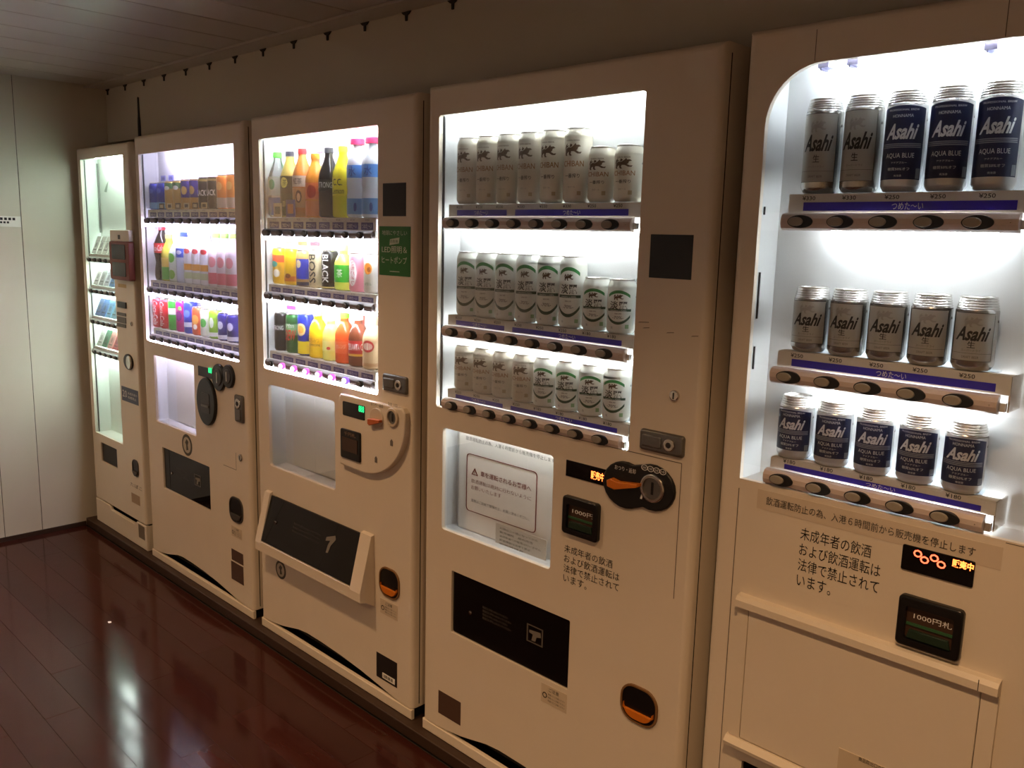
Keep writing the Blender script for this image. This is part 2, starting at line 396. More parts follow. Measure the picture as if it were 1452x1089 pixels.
def bill_acceptor(parent, rect, txt='1000円札', big=True):
    x0, x1, z0, z1 = rect; w, h = x1-x0, z1-z0
    o = MB().plate(rr(x0, x1, z0, z1, w*.08), [rr(x0+w*.13, x1-w*.13, z0+h*.16, z1-h*.2, w*.04, 3)], -.012, .0, .004, reveal=.011).build('bill_acceptor', BLACK, parent)
    MB().box(x0+w*.12, x1-w*.12, -.003, -.001, z0+h*.15, z1-h*.18).build('slot_plate', mat('bill_plate', S(66, 46, 34), .35), o)
    MB().box(x0+w*.14, x1-w*.14, -.006, -.003, z0+h*.42, z0+h*.47).build('note_slot', mat('bill_green', S(48, 92, 58), .4), o)
    MB().plate([(x0+w*.16, z0+h*.17), (x1-w*.16, z0+h*.17), (x1-w*.2, z0+h*.34), (x0+w*.2, z0+h*.34)], [], -.008, -.003, .001).build('note_guide', mat('bill_guide', S(30, 50, 36), .3), o)
    if txt: text(o, txt, x0+w*.24, x1-w*.17, z0+h*.56, z0+h*.68, -.0035, INKW)
    return o
def flap_bin(parent, rect, rot=0.0, y=0.006, marks=True):
    x0, x1, z0, z1 = rect; w, h = x1-x0, z1-z0
    b = cav(parent, 'delivery_bin', x0-.004, x1+.004, z0-.004, z1+.004, .012, .088, DKGREY)
    f = MB().plate(rr(x0+.002, x1-.002, z0+.002, z1-.002, .006, 3), [], y, y+.003, .001, back=True).build('delivery_flap', FLAP, parent)
    if marks:
        g = mat('flap_print', S(92, 86, 80), .6)
        for j in range(4): text(f, '取出口に手を入れないでください', x0+w*.28, x0+w*(.5+.03*(j % 2)), z0+h*(.60-.055*j), z0+h*(.64-.055*j), y-.0006, g)
        # pictogram of a hand pressing the flap
        sq = MB().plate([(x0+w*.66, z0+h*.42), (x0+w*.79, z0+h*.42), (x0+w*.79, z0+h*.68), (x0+w*.66, z0+h*.68)], [[(x0+w*.67, z0+h*.435), (x0+w*.78, z0+h*.435), (x0+w*.78, z0+h*.665), (x0+w*.67, z0+h*.665)]], y-.001, y-.0005)
        sq.build('pictogram_frame', g, f)
        hd = [(x0+w*.68, z0+h*.60), (x0+w*.77, z0+h*.62), (x0+w*.775, z0+h*.55), (x0+w*.74, z0+h*.53), (x0+w*.73, z0+h*.46), (x0+w*.70, z0+h*.455), (x0+w*.71, z0+h*.55), (x0+w*.68, z0+h*.56)]
        MB().plate(hd, [], y-.001, y-.0005).build('hand_pictogram', mat('flap_hand', S(120, 114, 106), .6), f)
    MB().plate(ell(x0+w*.17, z0+h*.44, .005, .005, 12), [], y-.003, y, .001).build('flap_lock', CHROME, f)
    return f
def rail(parent, x0, x1, zc, hz, y0, y1, m=RAIL):
    # horizontally rounded bar
    prof = [(y1, zc-hz), (y0+.012, zc-hz), (y0+.004, zc-hz*.75), (y0, zc-hz*.2), (y0, zc+hz*.35), (y0+.005, zc+hz*.8), (y0+.014, zc+hz), (y1, zc+hz)]
    n = len(prof); vs = [(x, y, z) for x in (x0, x1) for y, z in prof]
    return MB().add(vs, [(i, (i+1) % n, n+(i+1) % n, n+i) for i in range(n)] + [tuple(range(n)), tuple(range(n, 2*n))[::-1]]).build('button_rail', m, parent)
BT = {}
def oval_button(parent, cx, cz, y, w, h):
    k = ('oval', round(w, 4), round(h, 4))
    if k not in BT:
        BT[k] = (MB().plate(ell(0, 0, w/2, h/2, 26), [], -.002, .004, .001).mesh('button_bezel', BLACK),
                 MB().plate(ell(-w*.15, 0, w*.29, h*.36, 22), [], -.006, -.001, .002).mesh('push_button', KNOB))
    link('button_bezel', BT[k][0], parent, (cx, y, cz)); link('push_button', BT[k][1], parent, (cx, y, cz))
def round_button(parent, cx, cz, y, r, led=None):
    k = ('round', round(r, 4), led.name if led else '')
    if k not in BT:
        BT[k] = (MB().plate(ell(0, 0, r*1.65, r, 22), [], -.004, .004, .003).mesh('push_button', led or BLACK),
                 MB().plate(ell(-r*.3, 0, r*.95, r*.66, 18), [], -.007, -.003, .002).mesh('button_lens', LEDC if led else mat('lens_grey', S(88, 84, 80), .35)))
    link('push_button', BT[k][0], parent, (cx, y, cz)); link('button_lens', BT[k][1], parent, (cx, y, cz))
def caution(parent, rect, title='ご注意', y=-.0008):
    x0, x1, z0, z1 = rect; w, h = x1-x0, z1-z0
    o = MB().box(x0, x1, y, 0, z0, z1).build('caution_label', mat('caution_paper', S(206, 190, 166), .5), parent)
    text(o, title, x0+w*.3, x0+w*.7, z0+h*.70, z0+h*.9, y-.0004, INK)
    for j in range(3): text(o, '取扱いにご注意ください', x0+w*.28, x1-w*.06, z0+h*(.5-.17*j), z0+h*(.6-.17*j), y-.0004, INK)
    MB().plate(ell(x0+w*.15, z0+h*.42, w*.09, w*.09, 16), [ell(x0+w*.15, z0+h*.42, w*.065, w*.065, 16)], y-.0006, y, 0, reveal=.0004).build('mark', INK, o)
    return o
def recycle_badge(parent, cx, cz, r):
    o = MB().plate(ell(cx, cz, r, r, 28), [], -.0008, 0, 0).build('round_sticker', mat('badge_dark', S(74, 70, 62), .5), parent)
    MB().plate(ell(cx, cz, r*.74, r*.74, 24), [], -.0014, -.0008, 0).build('sticker_centre', mat('badge_pale', S(190, 180, 160), .5), o)
    MB().plate([(cx-r*.1, cz-r*.5), (cx+r*.3, cz-r*.4), (cx+r*.15, cz), (cx+r*.35, cz+r*.35), (cx, cz+r*.55), (cx-r*.3, cz+r*.2), (cx-r*.1, cz)], [], -.002, -.0014).build('pictogram', mat('badge_dark', None), o)
    return o
def sheet(parent, rect, m, name, y=-.0006): return MB().box(rect[0], rect[1], y, 0, rect[2], rect[3]).build(name, m, parent)
def body(mach, x0, x1, h, holes, bottom, r=.016, kick=True, zd=.034, depth=.70):
    # door: one bent sheet with its openings; cabinet box behind; kick plate below
    z0 = ZO; zt = ZO+h
    outer = bottom + [(x1, zt), (x0, zt)]
    d = MB().plate(outer, holes, 0, .094, r, rz0=False).build('door', PAINT, mach)
    MB().box(x0+.006, x1-.006, .0945, depth, z0+.006, zt-.004).build('cabinet', SIDE, mach)
    MB().box(x1-.001, x1+.0005, .026, .029, z0+zd+.01, zt-.02).build('door_gasket', SEAM, mach)
    if kick:
        k = MB().plate([(x0+.001, z0), (x1-.001, z0), (x1-.001, z0+zd-.003), (x0+.001, z0+zd-.003)], [], -.002, .010, .003, back=True).build('kick_plate', PAINT, mach)
        cav(mach, 'vent_recess', x0+.004, x1-.004, z0+.004, z0+zd+.09, .011, .085, BLACK)
        for j in range(4): MB().box(x0+.04, x1-.04, .03+.0, .034, z0+zd+.004+.013*j, z0+zd+.010+.013*j).build('vent_slat', DKGREY, mach)
    return d
def arch(x0, x1, zd, a, b, hgt):     # door bottom edge with a shallow asymmetrical wave over the vent
    pts = [(x0, ZO+zd), (x0+(x1-x0)*a, ZO+zd)]
    prof = [(.06, .12), (.13, .30), (.20, .58), (.27, .88), (.34, 1.0), (.45, .98), (.6, .86), (.75, .62), (.88, .30)]
    for t, k in prof: pts.append((x0+(x1-x0)*(a+(b-a)*t), ZO+zd+hgt*k))
    pts += [(x0+(x1-x0)*b, ZO+zd), (x1, ZO+zd)]
    return pts
def machine(name, x0, label): return empty(name, (0, 0, 0), label, 'vending machine' if 'ciga' not in name else 'cigarette machine', 'row of vending machines')
def C(ox, oy, sc): return lambda x, y: (ox+x/sc, oy+y/sc)
ORD = ['first', 'second', 'third', 'fourth', 'fifth', 'sixth', 'seventh', 'eighth', 'ninth', 'tenth']
def glass(mach, x0, x1, z0, z1): return MB().box(x0-.003, x1+.003, .006, .009, z0-.003, z1+.003).build('window_glass', GLASS, mach)
def glassL(mach, loop): return MB().plate(loop, [], .001, .003, 0, back=True).build('window_glass', GLASS, mach)

def fit2(a, b, n, Y):
    p, q = F(*a, Y), F(*b, Y); return p[0], (q[0]-p[0])/(n-1), (p[1]+q[1])/2
# ------------------------------------------------------------------ beer cans
SILVER = mat('can_silver', S(170, 168, 164), .25, metal=1.0)
SILVERL = mat('can_lid', S(214, 212, 208), .25, metal=.8)
PEARL = mat('can_pearl', S(214, 208, 192), .32, metal=.25)
WHITEC = mat('can_white', S(226, 228, 220), .32, metal=.15)
NAVYC = mat('can_navy', S(9, 22, 64), .3)
INKS = mat('ink_silver', S(206, 208, 212), .35, metal=.3)
GREENB = mat('can_green', S(52, 130, 66), .4)
DKGREEN = mat('can_dark_green', S(46, 76, 54), .4)
BRN = mat('can_brown', S(84, 60, 36), .5)
GOLD = mat('can_gold', S(150, 106, 52), .45)
PALELBL = mat('can_pale_panel', S(168, 165, 157), .35, metal=.35)
CR = .033
def can_meshes(kind, tall):
    h = .168 if tall else .122
    ridged = kind in ('silver', 'blue')
    bm_ = {'silver': SILVER, 'blue': mat('can_silver_light', S(196, 196, 196), .3, metal=.6), 'beige': PEARL, 'green': WHITEC}[kind]
    neck0 = h-.022
    prof = [(.026, 0), (.0285, .0015), (CR-.0012, .007), (CR, .010), (CR, neck0-.002)]
    nk = []
    if ridged:
        for j in range(4):
            z = neck0+.0042*j; nk += [(CR-.0006-.0009*j, z), (CR-.0016-.0009*j, z+.0018), (CR-.0004-.0009*j, z+.0034)]
        nk += [(.0275, h-.0025)]
    else: nk = [(CR-.0005, neck0+.003), (CR-.002, neck0+.010), (.0285, neck0+.0155), (.0272, neck0+.0185)]
    lid = [(.0272, h-.0035), (.0287, h-.0022), (.0287, h-.0006), (.0278, h), (.0262, h-.0008), (.0255, h-.004), (.006, h-.004), (.0001, h-.004)]
    P = [('can_body', MB().lathe(prof+nk[:1], seg=30).mesh('can_body', bm_)),
         ('neck', MB().lathe([prof[-1]]+nk, seg=30, cap0=False, cap1=False).mesh('neck', SILVERL if ridged else bm_)),
         ('lid', MB().lathe(lid, seg=30, cap0=False, cap1=False).mesh('lid', SILVERL)),
         ('pull_tab', MB().box(-.006, .006, -.014, .006, h-.0036, h-.0022).mesh('pull_tab', SILVERL))]
    R = CR+.0003; R2 = CR+.0006
    Z = lambda k: .012+(h-.036)*k
    T = lambda s, w, z, hh, m, **k: P.append(('lettering', bent(s, R2, w, Z(z), hh, m, **k)))
    sc = 1.25 if tall else 1.0
    if kind == 'silver':
        P.append(('label_panel', patch(R, -.035, .035, Z(.06), Z(.97)).mesh('label_panel', PALELBL)))
        t = .0007
        fr = MB()
        for (u0, u1, z0, z1) in ((-.035, .031, Z(.97), Z(.97)+t), (.0343, .035, Z(.06), Z(.93)), (-.035, .035, Z(.06)-t, Z(.06)), (-.035, .035, Z(.2), Z(.2)+t*.6)):
            q = patch(R2, u0, u1, z0, z1, 12); fr.add(q.v, q.f)
        P.append(('label_outline', fr.mesh('label_outline', INK)))
        P.append(('emblem', MB().add(*bend_poly(BEASTLIKE_SWIRL, .030, .018*sc, Z(.80), R2)).mesh('emblem', mat('can_grey_print', S(150, 146, 138), .4, metal=.3))))
        T('Asahi', .056, .58, .024*sc, INK, shear=.45, bold=.03)
        T('生', .012, .37, .011*sc, INK, bold=.01)
        T('スーパードライ', .030, .26, .0042, mat('ink_mid', S(96, 92, 86), .5))
        T('DRAFT BEER', .026, .13, .0038, mat('ink_mid', None))
    elif kind == 'blue':
        P.append(('label_panel', patch(R, -.041, .041, 0, 0, 18, zt=lambda t: Z(.985)-.0045*t*t, zb=lambda t: Z(.06)-.0005*t*t).mesh('label_panel', NAVYC)))
        T('PROFESSIONAL BREW', .052, .93, .0032, INKS); T('HONNAMA', .034, .855, .0052, INKS)
        T('Asahi', .056, .66, .021*sc, INKS, shear=.45, bold=.03)
        bd = MB()
        for j in range(3):
            q = patch(R2, -.036, .036, Z(.50)-.0028*j, Z(.50)-.0028*j+.0016, 12); bd.add(q.v, q.f)
        P.append(('label_band', bd.mesh('label_band', mat('can_band', S(128, 132, 142), .4))))
        T('AQUA BLUE', .048, .355, .0075*sc, INKS); T('アクアブルー', .026, .27, .0034, INKS)
        T('糖質50%オフ', .036, .19, .0054, INKS); T('発泡酒', .012, .105, .0034, INKS)
        P.append(('badge', patch(R2, .030, .039, Z(.07), Z(.20), 5).mesh('badge', mat('can_badge', S(120, 128, 140), .4))))
    elif kind == 'green':
        P.append(('top_band', patch(R, -.027, .027, 0, 0, 16, zt=lambda t: Z(.99)-.010*sc*t*t, zb=lambda t: Z(.99)-.0068*sc-.010*sc*t*t).mesh('top_band', GREENB)))
        P.append(('emblem', MB().add(*bend_poly(BEASTLIKE_SWIRL, .024, .014*sc, Z(.81), R2)).mesh('emblem', BRN)))
        T('淡麗', .042, .60, .0185*sc, INK, bold=.012)
        P.append(('middle_band', patch(R, -.029, .031, Z(.445), Z(.445)+.0055*sc, 14).mesh('middle_band', DKGREEN)))
        T('GREEN LABEL', .040, .465, .0026*sc, WHITEC)
        T('糖質', .016, .385, .0034, INKG)
        T('-70%-', .026, .285, .0065*sc, INK)
        P.append(('lower_band', patch(R, -.029, .029, 0, 0, 16, zt=lambda t: Z(.10)+.0062*sc+.016*sc*t*t, zb=lambda t: Z(.10)+.016*sc*t*t).mesh('lower_band', DKGREEN)))
        P.append(('badge', patch(R2, .017, .026, Z(.0), Z(.0)+.009, 5).mesh('badge', mat('can_badge_green', S(140, 176, 130), .4))))
        T('生', .006, .02, .005, INKG, u0=-.014)
    else:
        P.append(('emblem', MB().add(*bend_poly(BEASTLIKE_SWIRL, .046, .024*sc, Z(.80), R2)).mesh('emblem', BRN)))
        T('KIRIN BEER', .034, .955, .0034, BRN)
        T('ICHIBAN', .056, .565, .0105*sc, GOLD if tall else mat('can_copper', S(150, 104, 60), .4), bold=.01)
        T('一番搾り', .038, .36, .0080*sc, INK, bold=.006)
        T('生ビール', .018, .17, .004, INKG)
        P.append(('badge', patch(R2, .014, .023, Z(.03), Z(.03)+.009, 5).mesh('badge', mat('can_badge_tan', S(176, 160, 128), .4))))
    # recycling triangle printed low on the side
    tri = [(0, 0), (.006, 0), (.003, .0055)]
    P.append(('recycling_mark', MB().add([(R2*math.sin((.046+x)/R2), -R2*math.cos((.046+x)/R2), Z(.8)+z) for x, z in tri], [(0, 1, 2)]).mesh('recycling_mark', INKG if kind in ('silver', 'blue') else INK)))
    return P
BEASTLIKE_SWIRL = [  # loose flame-and-gallop strokes as unit polygons
    [(.04, .34), (.10, .56), (.24, .68), (.42, .66), (.54, .78), (.66, .98), (.70, .84), (.84, .86), (.94, .74), (.80, .68), (.76, .50), (.62, .36), (.40, .38), (.22, .30)],
    [(.08, .36), (.24, .34), (.16, .18), (.20, .04), (.08, .06), (.04, .20)], [(.30, .36), (.44, .38), (.40, .20), (.48, .06), (.36, .04), (.30, .18)], [(.58, .38), (.70, .44), (.84, .32), (.98, .34), (.92, .20), (.76, .20)],
    [(.0, .42), (.06, .82), (.20, .98), (.17, .80), (.30, .80), (.14, .64)], [(.32, .70), (.38, .96), (.50, .84), (.44, .70)]]
def bend_poly(polys, w, hgt, zc, r):
    bm = bmesh.new()
    for p in polys:
        vs = [bm.verts.new(((x-.5)*w, 0, zc+(z-.5)*hgt)) for x, z in p]
        for t in tessellate_polygon([[Vector((x, z, 0)) for x, z in p]]): bm.faces.new([vs[i] for i in t])
    for k in range(-5, 6): bmesh.ops.bisect_plane(bm, geom=bm.verts[:]+bm.edges[:]+bm.faces[:], plane_co=(k*w/12, 0, 0), plane_no=(1, 0, 0))
    bm.verts.index_update()
    vs = [(r*math.sin(v.co.x/r), -r*math.cos(v.co.x/r), v.co.z) for v in bm.verts]; fs = [tuple(v.index for v in f.verts) for f in bm.faces]
    bm.free(); return vs, fs
CANS = {}
def beer_can(kind, tall, x, y, z, label, group):
    k = (kind, tall)
    if k not in CANS: CANS[k] = can_meshes(kind, tall)
    o = empty('beer_can', (x, y, z), label, 'beer can', group)
    o.rotation_euler.z = math.radians({'green': 24, 'beige': 14, 'silver': 8, 'blue': 8}[kind] + random.uniform(-5, 5))
    for n, me in CANS[k]: link(n, me, o)
    return o
# ------------------------------------------------------------------ shelves of the two beer machines
def beer_shelf(mach, zc, bx0, bdx, n, zbase, ends, strips, prices, tubeN, xin, rear=.084, hz=.0158):
    x0, x1 = bx0-bdx*ends[0], bx0+bdx*(n-1+ends[1])
    r = rail(mach, x0, x1, zc, hz, -.004, .0135)
    for i in range(n): oval_button(r, bx0+bdx*i, zc, -.0045, .049, .0235)
    MB().rod((x1-.012, -.0015, zc), (x1-.011, -.0045, zc), .001).build('rail_screw', CHROME, r)
    # price plate, shelf board and its end bracket
    p = MB().box(x0+.004, x1+.012, .016, .0185, zc+hz, zbase-.0015).box(x0+.004, x1+.012, .0185, .05, zbase-.004, zbase-.0015).build('price_plate', PRICE, mach)
    MB().box(x1+.010, x1+.0125, .0185, rear-.002, zc-.012, zbase-.0015).box(x1, x1+.010, .006, .016, zc-.010, zc+.004).build('end_bracket', CHROME, p)
    zs = zc+hz+(zbase-zc-hz)*.12; ht = (zbase-zc-hz)*.42
    for a, b in strips:
        st = MB().box(a, b, .0152, .016, zs, zs+ht).build('price_strip', BLUE, p)
        m = (a+b)/2 + (.01 if b-a > .3 else 0); text(st, 'つめた〜い', m-.026, m+.026, zs+ht*.08, zs+ht*.9, .0147, INKW)
    for i, s_ in enumerate(prices):
        cx = bx0+bdx*i+.004; text(p, s_, cx-.0125, cx+.0125, zs+ht*1.25, zs+ht*1.25+.0075, .0155, INK, 'price_lettering', bold=.01)
    MB().box(x0+.02, x1-.02, .05, rear-.002, zbase-.0025, zbase).build('shelf_board', CLEARP, mach)
    tube(mach, tubeN, xin[0]+.02, xin[1]-.02, {4: .045, 5: .060}[tubeN], zc-hz+.004, .0055)
    return x0, x1
def panes(mach, x0, x1, z0, z1, rails, hz=.0158, loop=None):
    cuts = [z1+.003] + [c for z in sorted(rails, reverse=True) for c in (z+hz+.001, z-hz-.001)] + [z0-.003]
    for a, b in zip(cuts[::2], cuts[1::2]):
        if a-b > .008: MB().box(x0-.003, x1+.003, .001, .003, b, a).build('window_pane', GLASS, mach)
# ================================================================== MACHINE 4: pale cans, poster window
def build_m4():
    mach = machine('vending_machine', 0, 'cream beer vending machine with three shelves of pale cans and a paper poster')
    x0, x1, h = 0.0, .885, 1.83
    wx0, wx1, wz0, wz1 = RQ((620, 163.5), (919, 128), (889, 640), (621, 577))
    c8 = C(600, 590, 2.1825)
    sgn = RQ(c8(60, 38), c8(405, 120), c8(392, 477), c8(58, 348))
    flp = RQ(c8(88, 476), c8(453, 634), c8(448, 850), c8(86, 668))
    holes = [rr(wx0, wx1, wz0, wz1, .008), rr(*sgn, .010), rr(*flp, .004, 3)]
    body(mach, x0, x1, h, holes, arch(x0, x1, .034, .08, .92, .040))
    zlow = sgn[2]-.01
    MB().add([(a, b, c) for b in (.0006, .084) for (a, c) in ((wx0-.004, wz1+.02), (wx1+.004, wz1+.02), (wx1+.004, zlow), (wx0-.004, zlow))],
             [(4, 5, 6, 7), (0, 1, 5, 4), (1, 2, 6, 5), (2, 3, 7, 6), (3, 0, 4, 7)]).build('display_interior', WHITE, mach)
    MB().box(wx0-.002, wx0+.003, .016, .020, wz0, wz1).build('pane_gasket', BLACK, mach)
    tube(mach, 4, wx0+.01, wx1-.01, .045, wz1+.010, .0062)
    c6 = C(600, 110, 4.27); c7 = C(600, 340, 3.63)
    B = [fit([c6(x, 885) for x in (180, 293, 417, 545, 682, 824, 972, 1132)], -.005),
         fit([c7(*q) for q in ((147, 478), (243, 491), (342, 504), (450, 519), (560, 535), (678, 551), (799, 567), (930, 585))], -.005),
         fit([c7(*q) for q in ((143, 853), (240, 877), (338, 898), (440, 922), (547, 948), (663, 975), (783, 1003), (908, 1034))], -.005)]
    K = [fit2((665, 291), (890, 285), 8, .048), fit2((664, 446), (879.6, 471.7), 8, .048), fit2((661, 550.7), (873, 594.8), 8, .048)]
    prices = [['¥330']*6+['¥250']*2, ['¥250']*6+['¥180']*2, ['¥250']*4+['¥180']*4]
    rows = ['top', 'middle', 'bottom']
    for r in range(3):
        bx, dx, bz = B[r]; kx, kd, kz = K[r]
        L = bx-dx*.55
        beer_shelf(mach, bz, bx, dx, 8, kz-.0005, (.58, .72), [(L+.035, L+dx*2.95), (L+dx*3.35, L+dx*8.0)], prices[r], 4, (wx0, wx1))
        for i in range(8):
            kind = 'beige' if r == 0 or (r == 2 and i < 4) else 'green'; tall = r < 2 and i < 6
            d = ('tall ' if tall else 'short ') + ('cream beer can with brown emblem' if kind == 'beige' else 'white beer can with green bands')
            beer_can(kind, tall, kx+kd*i, .048, kz, '%s, %s from left on %s shelf, poster machine' % (d, ORD[i], rows[r]), 'cans on display in the poster machine')
    panes(mach, wx0, wx1, wz0, wz1, [b[2] for b in B])
    glass(mach, *sgn)
    # poster
    w, hh = sgn[1]-sgn[0], sgn[3]-sgn[2]
    po = MB().box(sgn[0]-.004, sgn[1]-.02, .066, .0672, sgn[2]-.008, sgn[3]+.02).build('poster', PAPER, mach)
    pz = lambda k: sgn[2]-.027+hh*k
    px = lambda k: sgn[0]-.054+w*k
    text(po, '飲酒運転防止の為、入港６時間前から販売機を停止します', px(.19), px(1.0), pz(.955), pz(.995), .0654, INK)
    MB().plate(rr(px(.20), px(.86), pz(.26), pz(.83), .012), [rr(px(.208), px(.852), pz(.266), pz(.824), .011)], .065, .066, 0, reveal=.0008).build('poster_frame', INKR, po)
    MB().plate([(px(.25), pz(.63)), (px(.315), pz(.63)), (px(.2825), pz(.70))], [[(px(.262), pz(.637)), (px(.303), pz(.637)), (px(.2825), pz(.683))]], .065, .066, 0, reveal=.0008).build('warning_triangle', INKR, po)
    text(po, '!', px(.279), px(.286), pz(.64), pz(.672), .0648, INKR)
    text(po, '車を運転されるお客様へ', px(.34), px(.81), pz(.635), pz(.69), .0654, INKR, bold=.01)
    text(po, '飲酒運転は絶対に行わないように', px(.25), px(.81), pz(.55), pz(.59), .0654, INKR)
    text(po, 'お願いいたします', px(.25), px(.54), pz(.485), pz(.525), .0654, INKR)
    text(po, '酒類はご自由で管理の上、お買い求めください。', px(.25), px(.80), pz(.36), pz(.39), .0654, INK)
    s2 = MB().box(px(.52), px(.975), .056, .0568, pz(.02), pz(.25)).build('fine_print_sheet', mat('paper_grey', S(205, 200, 188), .7), mach)
    for j in range(5): text(s2, ['お酒は二十歳になってから', '販売場所　船内売店', '未成年者への販売は行いません', '飲酒運転は法律で禁止', '販売管理者'][j], px(.56), px([.90, .86, .93, .84, .78][j]), pz(.205-.038*j), pz(.226-.038*j), 0.0554, INK)
    # controls
    scr = RQ(c8(444, 132), c8(568, 168), c8(565, 218), c8(444, 182))
    so = MB().box(scr[0], scr[1]+.03, -.002, 0, scr[2], scr[3]).build('display_screen', GLOSS, mach)
    text(so, '販売中', scr[1]-.043, scr[1]-.004, scr[3]-.030, scr[3]-.010, -.0026, LEDO, 'led_lettering', bold=.02)
    ca = F(*c8(628, 210)); cb = F(*c8(716, 222))
    pts = []
    n = 14
    for i in range(n+1):
        a = math.radians(70+220*i/n); pts.append((ca[0]+.062*math.cos(a), ca[1]+.054*math.sin(a)-.002))
    for i in range(n+1):
        a = math.radians(-110+225*i/n); pts.append((cb[0]-.004+.060*math.cos(a), cb[1]+.052*math.sin(a)))
    co = MB().plate(pts, [], -.007, 0, .004).build('coin_panel', mat('panel_black', S(18, 18, 20), .35), mach)
    text(co, 'おつり・返却', ca[0]-.028, ca[0]+.030, ca[1]+.030, ca[1]+.041, -.0076, INKW)
    lv = MB().plate([(ca[0]-.038, ca[1]-.010), (ca[0]-.018, ca[1]-.014), (ca[0]+.045, ca[1]+.006), (ca[0]+.045, ca[1]+.013), (ca[0]-.010, ca[1]+.006), (ca[0]-.030, ca[1]+.010), (ca[0]-.040, ca[1]+.004)], [], -.022, -.007, .003).build('return_lever', ORANGE, co)
    MB().plate([(ca[0]+.045, ca[1]-.022), (ca[0]+.05, ca[1]-.022), (ca[0]+.056, ca[1]), (ca[0]+.05, ca[1]+.012), (ca[0]+.048, ca[1]+.010), (ca[0]+.051, ca[1]-.002)], [], -.0076, -.007).build('print_arc', INKW, co)
    ring = MB().plate(ell(cb[0], cb[1], .032, .032, 30), [ell(cb[0], cb[1], .024, .024, 30)], -.012, -.006, .003, reveal=.005).build('coin_slot_ring', CHROME, co)
    MB().plate(ell(cb[0], cb[1], .024, .024, 24), [], -.0085, -.007, 0).build('coin_dish', GREY, co)
    MB().box(cb[0]-.003, cb[0]+.003, -.0095, -.0082, cb[1]-.014, cb[1]+.014).build('coin_slot', BLACK, co)
    for j in range(4):
        cx = cb[0]-.024+.016*j; MB().plate(ell(cx, cb[1]+.042, .0085, .0065, 16), [ell(cx, cb[1]+.042, .0072, .0053, 16)], -.0076, -.007, 0, reveal=.0004).build('coin_mark', INKW, co)
        text(co, ['500', '100', '50', '10'][j], cx-.0045, cx+.0045, cb[1]+.0395, cb[1]+.0445, -.0078, INKW)
    bill_acceptor(mach, RQ(c8(440, 242), c8(550, 270), c8(547, 390), c8(437, 358)), '1000円')
    a = RQ(c8(438, 393), c8(608, 440), c8(608, 540), c8(436, 505))
    lines = ['未成年者の飲酒', 'および飲酒運転は', '法律で禁止されて', 'います。']
    tl = F(*c8(438, 393)); br_ = F(*c8(606, 532)); zt = F(*c8(438, 395))[1]; zb = F(*c8(436, 515))[1]; pit = (zt-zb)/3.92
    cw_ = (br_[0]-tl[0])/8.0
    for j, s_ in enumerate(lines):
        text(mach, s_, tl[0], tl[0]+cw_*(len(s_)-(.5 if s_.endswith('。') else 0)), zt-pit*j-pit*.80, zt-pit*j, -.0006, INK)
    flap_bin(mach, flp)
    lock_handle(mach, RQ(c8(676, 36), c8(810, 62), c8(812, 128), c8(674, 104)))
    kh = F(957, 561); keyhole(mach, kh[0], kh[1], .012)
    sheet(mach, RQ((923.4, 332.4), (983.7, 333), (980, 396.7), (920.4, 393.7)), BLACK, 'sensor_plate', -.0012)
    sheet(mach, RQ((622, 978), (653.6, 996.4), (652.7, 1029.9), (621.5, 1009)), BROWNLBL, 'rating_label')
    caution(mach, RQ((768, 969.4), (804, 983), (803, 1010.6), (767, 994.6)))
    coin_return(mach, RQ((881, 962), (934, 985), (932, 1040), (880, 1014)))
    # panel joints and scuffs
    jx = F(963, 720)[0]; jz = F(880, 637)[1]
    j = MB().box(sgn[0]+.02, jx, -.0004, 0, jz-.0008, jz+.0008).box(jx-.0008, jx+.0008, -.0004, 0, F(958, 850)[1], jz).build('panel_joint', mat('joint', S(96, 84, 70), .7), mach)
    for (sx, sz, sw) in ((F(912, 458) + (.03,)), (F(916, 466) + (.018,)), (F(985, 478) + (.018,)), (F(950, 473) + (.02,))):
        MB().add([(sx-sw/2, -.0003, sz), (sx+sw/2, -.0003, sz+.002), (sx+sw/2, -.0003, sz+.0035), (sx-sw*.3, -.0003, sz+.002)], [(0, 1, 2, 3)]).build('scuff_mark', mat('scuff', S(120, 108, 92), .7), mach)
    return mach
m4 = build_m4()
